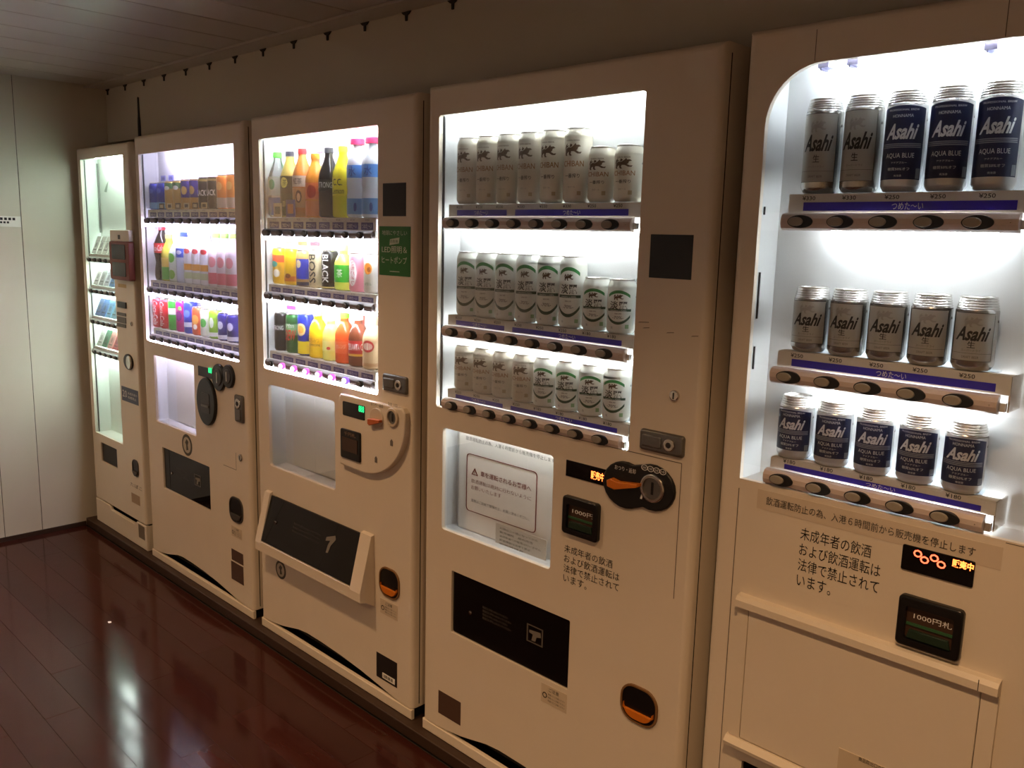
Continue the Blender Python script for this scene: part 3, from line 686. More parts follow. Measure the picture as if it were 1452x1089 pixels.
# ================================================================== MACHINE 5: nearest, silver and navy cans
def build_m5():
    mach = machine('vending_machine', 0, 'nearest cream beer vending machine with round-cornered window of silver and navy cans')
    x0, x1, h = .934, 1.822, 1.838
    wx0, wz0, wz1 = .981, .980+ZO, 1.766+ZO
    wx1 = F(1452, 774)[0]+.004
    R_ = .105
    win = rr(wx0, wx1, wz0, wz1, R_, 12, (0.0, 0.0, 1, 1))
    cov = RQ((1050, 840), (1422.7, 963.7), (1400, 1120), (1035.7, 1044))
    binr = (cov[0]+.03, cov[1]-.05, .20+ZO, .385+ZO)
    holes = [win, rr(*binr, .006, 3)]
    body(mach, x0, x1, h, holes, arch(x0, x1, .034, .08, .92, .040))
    zlow = wz0
    MB().add([(a, b, c) for b in (.0006, .084) for (a, c) in ((wx0-.001, wz1+.02), (wx1+.001, wz1+.02), (wx1+.001, zlow-.002), (wx0-.001, zlow-.002))],
             [(4, 5, 6, 7), (0, 1, 5, 4), (1, 2, 6, 5), (2, 3, 7, 6), (3, 0, 4, 7)]).build('display_interior', WHITE, mach)
    for za, zb in ((1.30, 1.39), (1.20, 1.245), (1.50, 1.515)): MB().box(wx0, wx0+.002, .018, .022, za+ZO, zb+ZO).build('hinge_pin', BLACK, mach)
    tube(mach, 5, wx0+.08, wx1-.03, .058, wz1+.011, .0055)
    ca, cb, cc = C(1040, 30, 3.512), C(1040, 330, 3.524), C(1040, 540, 3.524)
    B = [fit([ca(x, 1000) for x in (330, 530, 740, 970, 1215)], -.005),
         fit([cb(*q) for q in ((273, 723), (463, 750), (668, 778), (885, 808), (1120, 837))], -.005),
         fit([cc(*q) for q in ((237, 500), (420, 540), (618, 587), (827, 628), (1055, 683))], -.005)]
    K = [fit2((1161, 275), (1407, 270), 5, .048), fit2((1146, 497), (1377, 523), 5, .048), fit2((1125, 646), (1362, 695), 5, .048)]
    prices = [['¥330', '¥330', '¥250', '¥250', '¥250'], ['¥250']*5, ['¥180']*5]
    rows = ['top', 'middle', 'bottom']
    for r in range(3):
        bx, dx, bz = B[r]; kx, kd, kz = K[r]
        L = bx-dx*.5
        beer_shelf(mach, bz, bx, dx, 5, kz-.0005, (.52, .78), [(L+.032, L+dx*5.15)], prices[r], 5, (wx0+.10, wx1-.09))
        for i in range(5):
            kind = 'silver' if (r == 0 and i < 2) or r == 1 else 'blue'; tall = r == 0
            d = ('tall ' if tall else 'short ') + ('silver beer can with black lettering' if kind == 'silver' else 'navy label beer can')
            beer_can(kind, tall, kx+kd*i, .048, kz, '%s, %s from left on %s shelf, nearest machine' % (d, ORD[i], rows[r]), 'cans on display in the nearest machine')
    cuts = [b[2] for b in B]; hz = .0158
    glassL(mach, [(wx0-.001, cuts[0]+hz+.001), (wx1+.001, cuts[0]+hz+.001)] + rr(wx0-.001, wx1+.001, wz0, wz1+.001, R_, 12, (0, 0, 1, 1))[2:]).name = 'window_pane'
    for a, b in ((cuts[0]-hz, cuts[1]+hz), (cuts[1]-hz, cuts[2]+hz)): MB().box(wx0-.001, wx1+.001, .001, .003, b+.001, a-.001).build('window_pane', GLASS, mach)
    # clips that hold the tube above
    for px, py in ((1171, 92), (1212, 88), (1408, 66)):
        X, Z = F(px, py, .03); MB().box(X-.010, X+.010, .02, .05, Z-.006, Z+.012).box(X-.006, X-.003, .02, .05, Z-.010, Z-.006).build('tube_clip', mat('clip_lilac', S(150, 150, 190), .4), mach)
    # notice strip and printed warning
    c4 = C(1000, 680, 2.6615)
    st = RQ((1075, 692), (1422.7, 777.7), (1419, 808), (1073, 721))
    so = sheet(mach, st, TAPE, 'notice_strip', -.0006)
    sh = st[3]-st[2]; sw = st[1]-st[0]
    text(so, '飲酒運転防止の為、入港６時間前から販売機を停止します', st[0]+sw*.045, st[1]-sw*.09, st[2]+sh*.30, st[2]+sh*.72, -.0012, INK)
    tl = F(*c4(362, 180)); tr_ = F(*c4(665, 310)); zt = F(*c4(362, 178))[1]; zb = F(*c4(345, 402))[1]; pit = (zt-zb)/3.85
    cw_ = (tr_[0]-tl[0])/8.0
    for j, s_ in enumerate(['未成年者の飲酒', 'および飲酒運転は', '法律で禁止されて', 'います。']):
        text(mach, s_, tl[0], tl[0]+cw_*(len(s_)-(.5 if s_.endswith('。') else 0)), zt-pit*j-pit*.80, zt-pit*j, -.0006, INK)
    sc = RQ(c4(747, 243), c4(1022, 308), c4(1010, 408), c4(740, 335))
    so = MB().plate(rr(*sc, .003, 3), [], -.003, 0, .001).build('display_screen', GLOSS, mach)
    for x, y in ((805, 278), (830, 302), (867, 295), (893, 320)):
        X, Z = F(*c4(x, y)); MB().plate(ell(X, Z, .0075, .0068, 8), [ell(X, Z, .0048, .0042, 8)], -.0036, -.003, 0, reveal=.0004).build('led_ring', LEDR, so)
    q = RQ(c4(936, 296), c4(1018, 316), c4(1014, 347), c4(934, 326))
    text(so, '販売中', *q, -.0038, LEDO, 'led_lettering', bold=.03)
    bill_acceptor(mach, RQ(c4(740, 425), c4(987, 492), c4(962, 690), c4(722, 605)), '1000円札')
    # hinged delivery cover: hood bar, side cheeks, panel, sill
    x_0, x_1, z1 = cov[0], cov[1], cov[3]; z0 = F(1037, 1046, -.02)[1]
    hd = MB().add([(x, y, z) for x in (x_0, x_1) for y, z in ((0, z1), (-.014, z1-.002), (-.020, z1-.010), (-.020, z1-.024), (-.006, z1-.026), (0, z1-.026))],
                  [(i, (i+1) % 6, 6+(i+1) % 6, 6+i) for i in range(6)] + [(0, 1, 2, 3, 4, 5), (11, 10, 9, 8, 7, 6)]).build('cover_hood', PAINT, mach)
    MB().box(x_1-.030, x_1-.0288, -.0204, -.0198, z1-.024, z1-.004).build('hood_joint', SEAM, hd)
    for a, b in ((x_0, x_0+.024), (x_1-.026, x_1)): MB().box(a, b, -.008, 0, z0, z1-.026).build('cover_cheek', PAINT, mach)
    MB().plate(rr(x_0+.0255, x_1-.0275, z0+.001, z1-.0265, .002, 2), [], -.009, 0, .002).build('delivery_cover', PAINT, mach)
    MB().add([(x, y, z) for x in (x_0-.004, x_1+.004) for y, z in ((0, z0), (-.012, z0-.002), (-.022, z0-.012), (-.020, z0-.020), (0, z0-.030))],
             [(i, (i+1) % 5, 5+(i+1) % 5, 5+i) for i in range(5)] + [(0, 1, 2, 3, 4), (9, 8, 7, 6, 5)]).build('cover_sill', PAINT, mach)
    flap_bin(mach, binr)
    lx, lz = F(1193, 1058); lb = MB().box(lx, lx+.10, -.0106, -.009, z0-.0, z0+.001+(lz-z0 if lz > z0 else .03)).build('usage_label', mat('caution_paper', None), mach)
    tx0 = F(1218, 1074, -.01); text(lb, '商品取出口の使いかた', tx0[0], tx0[0]+.07, tx0[1]-.006, tx0[1]+.003, -.0112, INK)
    # panel joints
    jx = F(1046, 720)[0]
    jm = mat('joint', None)
    MB().box(jx-.0008, jx+.0008, -.0004, 0, .30, F(1049, 692)[1]).build('panel_joint', jm, mach)
    MB().box(wx1-.03, x1-.02, -.0004, 0, wz0-.004, wz0-.0028).build('panel_joint', jm, mach)
    for px in (1159, 1427): X = F(px, 40)[0]; MB().box(X-.0006, X+.0006, -.0004, 0, wz1+.002, h+ZO-.016).build('panel_joint', jm, mach)
    lock_handle(mach, (1.63, 1.74, .95, 1.00)); kh = (1.69, 1.12); keyhole(mach, kh[0], kh[1], .012)
    return mach
m5 = build_m5()

# ------------------------------------------------------------------ soft drinks
def cm(rgb, rough=.3, metal=0.0): return mat('c_%d_%d_%d_%d' % (*rgb, int(metal*10)), S(*rgb), rough, metal=metal)
DR = {}
def drink_meshes(sp):
    kind, r, h = sp['k'], sp['r'], sp['h']; P = []
    if kind == 'can':
        prof = [(r*.80, 0), (r*.86, .0012), (r-.0006, .006), (r, .008), (r, h-.014), (r-.001, h-.010), (r*.88, h-.004)]
        P.append(('can_body', MB().lathe(prof, seg=22).mesh('can_body', cm(sp['c'], .3, .3))))
        P.append(('lid', MB().lathe([(r*.87, h-.0045), (r*.90, h-.001), (r*.85, h), (r*.80, h-.003), (.0005, h-.003)], seg=22, cap0=False, cap1=False).mesh('lid', SILVERL)))
        lo, hi = .008, h-.014
    else:
        hc = h-.017
        if sp.get('waist'):   # contoured bottle
            prof = [(r*.82, 0), (r*.95, .004), (r, .02), (r*.97, h*.20), (r*.84, h*.32), (r*.90, h*.40), (r, h*.48), (r, h*.62), (r*.92, h*.70), (r*.66, h*.80), (.0125, hc-.010), (.0125, hc)]
        elif sp.get('square'):
            prof = [(r*.85, 0), (r*.98, .004), (r, .012), (r, h*.28), (r*.95, h*.31), (r*.95, h*.36), (r, h*.40), (r, h*.66), (r*.90, h*.73), (r*.55, h*.82), (.0135, hc-.008), (.0135, hc)]
        else:
            prof = [(r*.85, 0), (r*.98, .004), (r, .012), (r, h*.56), (r*.96, h*.62), (r*.80, h*.70), (r*.56, h*.79), (.013, hc-.012), (.0125, hc)]
        P.append(('bottle', MB().lathe(prof, seg=24).mesh('bottle', CLEARP if sp['c'] == 'clear' else cm(sp['c'], .18))))
        cr = sp.get('capr', .0148)
        P.append(('cap', MB().lathe([(cr, hc-.001), (cr, h-.002), (cr-.0015, h), (.0005, h)], seg=20, cap1=False).mesh('cap', cm(sp['cap'], .4))))
        lo, hi = .01, h*.56
    for (a, b, rgb) in sp.get('bands', []):
        z0, z1 = h*a, h*b
        P.append(('label', MB().lathe([(r+.0004, z0), (r+.0004, z1)], seg=24, cap0=False, cap1=False).mesh('label', cm(rgb, .35))))
    for (uc, zc, w, hh, rgb) in sp.get('spots', []):
        z_ = h*zc; e_ = lambda t: hh*.5*math.sqrt(max(0, 1-t*t))
        P.append(('print', patch(r+.0008, uc-w/2, uc+w/2, 0, 0, 12, zt=lambda t: z_+e_(t), zb=lambda t: z_-e_(t)).mesh('print', cm(rgb, .4))))
    for t in sp.get('txt', []):
        s_, zc, w, hh, rgb = t[:5]; o = t[5] if len(t) > 5 else {}
        P.append(('lettering', bent(s_, r+.0012, w, h*zc, hh, cm(rgb, .5), **o)))
    return P
def drink(sp, x, y, z, label, group):
    k = repr(sp)
    if k not in DR: DR[k] = drink_meshes(sp)
    o = empty('drink_can' if sp['k'] == 'can' else 'drink_bottle', (x, y, z), label, 'drink can' if sp['k'] == 'can' else 'drink bottle', group)
    o.rotation_euler.z = math.radians(24+random.uniform(-6, 6))
    for n, me in DR[k]: link(n, me, o)
def can_(c, bands=(), txt=(), spots=(), r=.0265, h=.104): return dict(k='can', r=r, h=h, c=c, bands=list(bands), txt=list(txt), spots=list(spots))
def bot(c, cap, bands=(), txt=(), spots=(), r=.0325, h=.205, **kw): return dict(k='bottle', r=r, h=h, c=c, cap=cap, bands=list(bands), txt=list(txt), spots=list(spots), **kw)
BK, WT, RD = (24, 24, 26), (238, 238, 236), (206, 32, 40)
V = dict(rot=True)
def soft_shelf(mach, zc, bx, dx, n, zbase, tubeN, xin, hz, ends, leds=None, tagtxt='つめた〜い', rear=.084, kr=.0112):
    x0, x1 = bx-dx*ends[0], bx+dx*(n-1+ends[1])
    r = rail(mach, x0, x1, zc, hz, -.003, .0115, RAILD)
    for i in range(n): round_button(r, bx+dx*i, zc, -.0035, kr, (leds or {}).get(i))
    p = MB().box(x0+.006, x1, .014, .016, zc+hz, zbase-.0015).box(x0+.006, x1, .016, .045, zbase-.004, zbase-.0015).build('price_plate', PRICE, mach)
    hh = zbase-zc-hz
    for i in range(n):
        c = bx+dx*i+dx*.18
        t = MB().box(c-dx*.40, c+dx*.38, .0130, .014, zc+hz+hh*.06, zc+hz+hh*.62).build('price_tag', NAVY, p)
        text(t, tagtxt, c-dx*.33, c+dx*.30, zc+hz+hh*.16, zc+hz+hh*.52, .0124, INKW)
        text(p, '¥160' if i % 2 else '¥130', c-dx*.14, c+dx*.14, zc+hz+hh*.72, zc+hz+hh*.90, .0134, INKG, 'price_lettering')
    MB().box(x0+.02, x1-.01, .045, rear-.002, zbase-.0025, zbase).build('shelf_board', CLEARP, mach)
    MB().box(x1, x1+.012, .004, .03, zc-hz*.6, zc+hz).build('end_bracket', CHROME, mach)
    tube(mach, tubeN, xin[0]+.02, xin[1]-.02, .0075, zc-hz-.0045, .004)
def interior(mach, wx0, wx1, wz1, zlow, zback=.084):
    MB().add([(a, b, c) for b in (.0006, zback) for (a, c) in ((wx0-.004, wz1+.02), (wx1+.004, wz1+.02), (wx1+.004, zlow), (wx0-.004, zlow))],
             [(4, 5, 6, 7), (0, 1, 5, 4), (1, 2, 6, 5), (2, 3, 7, 6), (3, 0, 4, 7)]).build('display_interior', WHITE, mach)
    MB().box(wx0-.002, wx0+.003, .016, .020, zlow+.3, wz1).build('pane_gasket', BLACK, mach)
def card(mach, cx, z0, w, h, y, col, txt=None, tcol=INKW, picture=None):
    o = MB().box(cx-w/2, cx+w/2, y, y+.0012, z0, z0+h).build('promo_card', cm(col, .5), mach)
    if picture: MB().box(cx-w*.3, cx+w*.3, y-.0006, y, z0+h*.2, z0+h*.75).build('picture', cm(picture, .5), o)
    if txt: text(o, txt, cx-w*.4, cx+w*.4, z0+h*.3, z0+h*.7, y-.0008, tcol)
# ================================================================== MACHINE 3: green sign
def build_m3():
    mach = machine('vending_machine', 0, 'cream soft drink vending machine with a green sign and jutting delivery hatch')
    x0, x1, h = -.932, -.050, 1.823
    c3, c4, c5 = C(350, 160, 4.952), C(350, 330, 4.356), C(350, 520, 2.177)
    wx0, wx1, wz0, wz1 = RQ((365.5, 197.4), (536, 177), (536, 559.6), (375, 523))
    sgn = RQ(c5(65, 55), c5(273, 105), c5(272, 382), c5(72, 305))
    hat = RQ(c5(58, 390), c5(380, 520), c5(375, 725), c5(45, 555), -.02)
    inn = (hat[0]+.035, hat[1]-.055, hat[2]+.045, hat[3]-.012)
    holes = [rr(wx0, wx1, wz0, wz1, .008), rr(*sgn, .012), rr(inn[0], inn[1], inn[2], inn[3], .004, 3)]
    body(mach, x0, x1, h, holes, arch(x0, x1, .034, .05, .93, .042))
    interior(mach, wx0, wx1, wz1, sgn[2]-.01)
    tube(mach, 3, wx0+.01, wx1-.01, .0085, wz1+.007, .006)
    B = [fit([c3(*q) for q in ((145, 843), (230, 845), (315, 847), (403, 849), (497, 852), (592, 856), (690, 858), (790, 860))], -.004),
         fit([c4(*q) for q in ((138, 393), (212, 400), (287, 410), (363, 421), (443, 430), (525, 438), (610, 450), (698, 460))], -.004),
         fit([c4(*q) for q in ((148, 808), (217, 825), (292, 842), (367, 858), (445, 878), (528, 895), (608, 912), (700, 932))], -.004)]
    K = [fit2((394, 308.4), (527.5, 308.4), 8, .046), fit2((397, 403.5), (527, 413.8), 8, .046), fit2((399.4, 496.4), (528, 522), 8, .046)]
    D = [[('clear bottle with green cap and diamond label', bot('clear', (90, 200, 70), [(.03, .30, (96, 124, 206)), (.34, .62, (206, 222, 216))], spots=[(0, .50, .024, .034, (44, 140, 96))], h=.215)),
          ('dark green tea bottle with grey cap', bot((196, 176, 90), (62, 64, 74), [(.02, .36, (34, 52, 34)), (.36, .62, (22, 24, 20))], spots=[(-.004, .52, .028, .034, (206, 200, 96))], txt=[('茶', .52, .016, .020, BK), ('濃い', .20, .024, .02, (206, 200, 150))], h=.215)),
          ('amber tea bottle with white label and red cap', bot((206, 128, 52), (190, 50, 50), [(.44, .60, (226, 220, 208)), (.14, .43, (192, 140, 84))], spots=[(.004, .30, .022, .040, (92, 52, 34)), (.004, .29, .013, .026, (226, 182, 140))], txt=[('紅茶', .52, .032, .020, BK)], h=.220)),
          ('orange juice bottle with red fruit print', bot((244, 156, 52), (240, 150, 40), [(.02, .26, (236, 132, 60)), (.28, .54, (240, 120, 62))], spots=[(0, .40, .034, .040, (196, 36, 28))], h=.200)),
          ('black cola bottle with silver lettering', bot((20, 18, 20), (60, 60, 66), [(.38, .54, (30, 30, 34))], txt=[('STRONG', .46, .052, .018, (206, 208, 210), dict(bold=.01))], h=.215)),
          ('yellow lemon soda bottle', bot((236, 228, 40), (244, 236, 60), [(.30, .56, (246, 232, 24))], txt=[('C.C.', .49, .034, .020, BK, dict(bold=.01)), ('Lemon', .37, .044, .018, BK, dict(shear=.2))], h=.215)),
          ('large water bottle with pink cap', bot((226, 236, 242), (226, 40, 84), [(.50, .66, (86, 148, 222)), (.04, .24, (104, 160, 220))], txt=[('水', .58, .026, .028, (30, 60, 150))], spots=[(.010, .13, .010, .026, (34, 70, 160))], r=.0325, h=.232, capr=.022, square=True))],
         [('yellow can with rainbow stripe', can_((240, 196, 40), [(.60, .80, (232, 96, 60))], spots=[(-.006, .55, .030, .020, (60, 170, 160)), (.004, .30, .026, .026, (236, 230, 214))], h=.122)),
          ('golden yellow can with brown print', can_((238, 192, 36), [(.10, .24, (206, 120, 40))], spots=[(0, .25, .022, .016, (120, 60, 30))], h=.122)),
          ('blue and tan coffee can', can_((196, 160, 98), [(.20, .76, (34, 52, 160)), (.02, .12, (40, 44, 70))], spots=[(-.004, .62, .020, .026, (222, 206, 160))], h=.118)),
          ('cream coffee can with vertical black lettering', can_((238, 224, 180), txt=[('BOSS', .5, .026, .092, BK, dict(rot=True, bold=.012))], h=.122)),
          ('black coffee can with vertical white lettering', can_((22, 22, 24), [(.02, .06, (180, 160, 90))], txt=[('BLACK', .52, .024, .090, WT, dict(rot=True, bold=.01))], h=.122)),
          ('small green tea bottle with pale cap', bot((214, 230, 90), (226, 236, 120), [(.18, .56, (54, 178, 44))], txt=[('茶', .38, .02, .026, WT)], h=.140, r=.029)),
          ('pink can with white label', can_((238, 150, 168), spots=[(-.002, .48, .030, .078, (248, 240, 240))], txt=[('いちごオレ', .48, .014, .070, (206, 50, 80), V)], h=.118)),
          ('white can with orange fruit print', can_((236, 234, 222), spots=[(0, .62, .028, .034, (236, 150, 50)), (.004, .60, .012, .016, (150, 70, 30))], txt=[('みかん', .24, .026, .010, (110, 150, 110))], h=.118))],
         [('slim black cola can', can_((24, 24, 26), [(.52, .68, (60, 60, 64))], txt=[('STRONG', .60, .044, .015, (220, 220, 222), dict(bold=.01))], h=.133)),
          ('green soda can with red lettering', can_((34, 96, 42), [(.46, .74, (110, 160, 100))], txt=[('Mtn', .70, .03, .014, (232, 236, 228), dict(shear=.3)), ('DEW', .46, .044, .036, (206, 34, 36), dict(shear=.3, bold=.012))], h=.133)),
          ('blue and yellow juice can', can_((38, 56, 176), [(.04, .34, (240, 216, 40))], spots=[(0, .62, .036, .042, (244, 210, 150)), (0, .62, .024, .026, (238, 160, 40))], h=.140)),
          ('yellow vitamin drink bottle', bot((246, 204, 30), (238, 226, 150), [(.24, .44, (244, 188, 20))], txt=[('はちみつ', .38, .04, .016, (150, 110, 20)), ('LEMON', .28, .044, .008, BK)], h=.155, r=.030)),
          ('pale yellow drink bottle', bot((238, 234, 120), (246, 244, 200), [(.22, .44, (236, 236, 140))], spots=[(.006, .28, .014, .010, (214, 60, 40))], h=.145, r=.028)),
          ('orange juice bottle with green cap', bot((236, 96, 40), (110, 196, 50), [(.20, .44, (238, 110, 56))], txt=[('オレンジ', .34, .034, .014, (248, 220, 200))], h=.160, r=.030)),
          ('brown vitamin drink bottle with red label', bot((120, 62, 40), (224, 214, 196), [(.24, .50, (196, 40, 44)), (.20, .25, (236, 190, 60))], txt=[('DEKAVITA C', .38, .054, .020, WT, dict(bold=.01))], h=.160, r=.0315)),
          ('cream drink bottle with red oval label', bot((232, 204, 158), (230, 210, 170), [(.06, .12, (206, 160, 110))], spots=[(-.004, .44, .044, .036, (206, 40, 44)), (-.004, .44, .034, .022, (240, 220, 200))], h=.160, r=.0328))]]
    D[0].append(D[0][-1])
    rows = ['top', 'middle', 'bottom']
    for r in range(3):
        bx, dx, bz = B[r]; kx, kd, kz = K[r]
        soft_shelf(mach, bz, bx, dx, 8, kz-.0005, 3, (wx0, wx1), .014, (.55, .72), {1: LEDM, 2: LEDM, 3: LEDM, 4: LEDM, 5: LEDM, 6: LEDV} if r == 2 else None)
        for i, (d, sp) in enumerate(D[r]):
            drink(sp, kx+kd*i, .0495, kz, '%s, %s from left, %s shelf, green-sign machine' % (d, ORD[i], rows[r]), 'drinks on display in the green-sign machine')
    panes(mach, wx0, wx1, wz0, wz1, [b[2] for b in B], .014)
    kx, kd, kz = K[0]
    card(mach, kx+kd*1.0-.010, kz, .05, .045, .006, (206, 196, 160), '濃い', INK, (44, 58, 36)); card(mach, kx+kd*2-.006, kz, .055, .055, .006, (88, 70, 160), None, INKW, (196, 120, 80))
    card(mach, kx+kd*2.25+.03, kz+.205, .035, .055, .0822, (110, 80, 190)); card(mach, kx+kd*.30, kz+.17, .05, .045, .0822, (110, 214, 70))
    kx, kd, kz = K[1]
    for i, (cc_, t) in enumerate((((150, 170, 110), None), ((232, 96, 30), None), ((224, 40, 60), None), ((240, 232, 226), None), ((96, 104, 92), None))):
        card(mach, kx+kd*i+.012, kz+.132, .055, .028, .0822, cc_, t)
    kx, kd, kz = K[2]
    card(mach, kx+.006, kz+.140, .055, .014, .0822, (150, 60, 170)); card(mach, kx+kd*5.45, kz+.09, .05, .07, .0822, (226, 70, 50)); card(mach, kx+kd*7.2, kz+.12, .06, .05, .0822, (226, 70, 90), None, INKW, (246, 236, 230))
    glass(mach, *sgn)
    MB().plate(rr(sgn[0]+.03, sgn[1]+.003, sgn[2]-.003, sgn[3]+.006, .01), [], .078, .0795, 0, back=True).build('backing_sheet', mat('sheet_grey', S(206, 204, 196), .6), mach)
    # protruding coin panel with a quarter-round corner
    p0 = F(*c5(287, 82), -.015); p1 = F(*c5(490, 150), -.015); p2 = F(*c5(287, 298), -.015)
    w, hh = p1[0]-p0[0], p0[1]-p2[1]; pts = [(p0[0], p2[1]), (p0[0]+w*.35, p2[1]-.004)]
    for i in range(13):
        a = math.radians(-90+90*i/12); pts.append((p0[0]+w*.36+w*.64*math.cos(a), p2[1]-.004+(hh*.80)*(1+math.sin(a))))
    pts += [(p1[0], p0[1]-.012), (p1[0]-.012, p0[1]), (p0[0]+.006, p0[1]), (p0[0], p0[1]-.006)]
    co = MB().plate(pts, [], -.018, 0, .005).build('coin_panel', PAINT, mach)
    sc = RQ(c5(297, 105), c5(365, 122), c5(365, 165), c5(297, 150), -.018)
    so = MB().plate(rr(*sc, .004, 3), [], -.020, -.018, .001).build('display_screen', GLOSS, mach)
    g = F(*c5(355, 131), -.02); text(so, '888', g[0]-.016, g[0]+.012, g[1]-.010, g[1]+.010, -.0206, LEDG, 'led_lettering', bold=.02)
    bl = RQ(c5(293, 188), c5(355, 205), c5(352, 298), c5(293, 275), -.018)
    MB().plate(rr(*bl, .006, 3), [], -.024, -.018, .003).build('bill_acceptor', BLACK, mach)
    b2 = (bl[0]+.012, bl[1]-.012, bl[2]+.025, bl[3]-.025); MB().box(b2[0], b2[1], -.0255, -.024, b2[2], b2[3]).build('slot_plate', mat('bill_plate', S(66, 46, 34), .35), mach)
    text(mach, '千円札', b2[0]+.012, b2[1]-.006, b2[2]+.05, b2[2]+.062, -.0262, mat('ink_dim', S(150, 120, 96), .6))
    lv = F(*c5(400, 165), -.02)
    MB().plate(ell(lv[0], lv[1]+.006, .032, .030, 26), [], -.022, -.018, .002).build('lever_base', mat('pale_plastic', S(206, 190, 168), .4), mach)
    MB().plate([(lv[0]-.028, lv[1]-.014), (lv[0]-.020, lv[1]-.018), (lv[0]+.030, lv[1]-.001), (lv[0]+.030, lv[1]+.006), (lv[0]-.012, lv[1]+.004), (lv[0]-.028, lv[1]+.002)], [], -.034, -.022, .003).build('return_lever', mat('lever_rust', S(190, 96, 44), .4), mach)
    cs = F(*c5(449, 157), -.02)
    MB().plate(ell(cs[0], cs[1], .028, .028, 28), [ell(cs[0], cs[1], .020, .020, 28)], -.024, -.018, .003, reveal=.005).build('coin_slot_ring', mat('pale_plastic', None), mach)
    cd = MB().plate(ell(cs[0], cs[1], .020, .020, 24), [], -.0195, -.018, 0).build('coin_dish', GREY, mach); MB().box(cs[0]-.003, cs[0]+.003, -.0205, -.0195, cs[1]-.012, cs[1]+.012).build('coin_slot', BLACK, cd)
    text(mach, 'おつり・返却', lv[0]-.028, lv[0]+.03, lv[1]+.040, lv[1]+.050, -.0186, INK); text(mach, '500 100', cs[0]-.022, cs[0]+.022, cs[1]+.034, cs[1]+.042, -.0186, INKG)
    for q in ((447, 234), (399, 286)):
        X, Z = F(*c5(*q), -.018); MB().plate([(X-.006, Z-.010), (X+.006, Z-.010), (X+.006, Z+.004), (X, Z+.010), (X-.006, Z+.004)], [], -.0188, -.018).build('panel_mark', INKG, mach)
    # jutting delivery hatch: slanted cheeks, lower lip, smoked flap
    D_ = .055
    for a, b in ((hat[0], inn[0]), (inn[1], hat[1])):
        MB().add([(x, y, z) for x in (a, b) for y, z in ((0, hat[3]), (-.012, hat[3]-.004), (-D_, hat[2]+.035), (-D_, hat[2]+.006), (-D_*.6, hat[2]), (0, hat[2]-.02))],
                 [(i, (i+1) % 6, 6+(i+1) % 6, 6+i) for i in range(6)] + [(0, 1, 2, 3, 4, 5), (11, 10, 9, 8, 7, 6)]).build('hatch_cheek', PAINT, mach)
    MB().add([(x, y, z) for x in (inn[0], inn[1]) for y, z in ((-.004, inn[2]), (-D_, inn[2]-.004), (-D_, hat[2]+.006), (-D_*.6, hat[2]), (0, hat[2]-.02))],
             [(i, (i+1) % 5, 5+(i+1) % 5, 5+i) for i in range(5)]).build('hatch_lip', PAINT, mach)
    cav(mach, 'delivery_bin', inn[0]-.002, inn[1]+.002, inn[2]-.004, inn[3]+.004, .002, .09, DKGREY)
    L = math.hypot(D_-.012, inn[3]-inn[2])
    f = MB().add([(inn[0], -.006, inn[3]), (inn[1], -.006, inn[3]), (inn[1], -D_+.004, inn[2]), (inn[0], -D_+.004, inn[2]), (inn[0], -.003, inn[3]), (inn[1], -.003, inn[3]), (inn[1], -D_+.007, inn[2]), (inn[0], -D_+.007, inn[2])],
                 [(0, 1, 2, 3), (7, 6, 5, 4), (0, 4, 5, 1), (3, 2, 6, 7), (0, 3, 7, 4), (1, 5, 6, 2)]).build('delivery_flap', FLAP, mach)
    gp = mat('flap_print', S(92, 86, 80), .6); iw, ih = inn[1]-inn[0], inn[3]-inn[2]
    fy = lambda k: -.006-(D_-.010)*(1-k)-.0012
    for j in range(3):
        k = .66-.08*j; text(f, '取出口に手を入れないでください', inn[0]+iw*.32, inn[0]+iw*.62, inn[2]+ih*(k-.03), inn[2]+ih*(k+.02), fy(k), gp)
    k = .55; hx = inn[0]+iw*.68; hz_ = inn[2]+ih*.48
    hp = [(0, .03), (.045, .045), (.052, .034), (.032, .010), (.026, -.014), (.014, -.016), (.016, .008), (.024, .024), (.0, .018)]
    MB().add([(hx+a, fy((hz_+b-inn[2])/ih), hz_+b) for a, b in hp], [t for t in tessellate_polygon([[Vector((a, b, 0)) for a, b in hp]])]).build('hand_pictogram', mat('flap_hand', S(120, 114, 106), .6), f)
    MB().plate(ell(inn[0]+iw*.12, inn[2]+ih*.50, .006, .006, 14), [], fy(.5)-.003, fy(.5)+.002, .001).build('flap_lock', CHROME, f)
    bd = F(*c5(105, 627)); recycle_badge(mach, bd[0], bd[1], .034)
    coin_return(mach, RQ(c5(410, 612), c5(473, 632), c5(473, 728), c5(410, 700)))
    caution(mach, RQ(c5(413, 715), c5(466, 738), c5(466, 783), c5(412, 760)))
    rl = RQ(c5(400, 882), c5(465, 912), c5(463, 988), c5(401, 958)); o = sheet(mach, rl, mat('black_label', S(34, 30, 30), .4), 'rating_label')
    w, hh = rl[1]-rl[0], rl[3]-rl[2]; MB().box(rl[0]+w*.3, rl[1]-w*.1, -.0012, -.0006, rl[2]+hh*.08, rl[2]+hh*.30).build('barcode_patch', PAPER, o)
    for j in range(9): MB().box(rl[0]+w*(.36+.05*j), rl[0]+w*(.36+.05*j)+w*(.015+.01*(j % 3)), -.0016, -.0012, rl[2]+hh*.13, rl[2]+hh*.25).build('bar', INK, o)
    lock_handle(mach, RQ(c4(850, 870), c4(998, 888), c4(998, 1006), c4(848, 968)))
    sheet(mach, RQ((543.3, 260), (576, 259), (575.6, 306.4), (543.3, 306.8)), BLACK, 'sensor_plate', -.0012)
    gs = RQ((537.8, 321), (582.6, 321), (581.9, 392.4), (539, 390)); o = sheet(mach, gs, GREENSIGN, 'green_sign', -.0012)
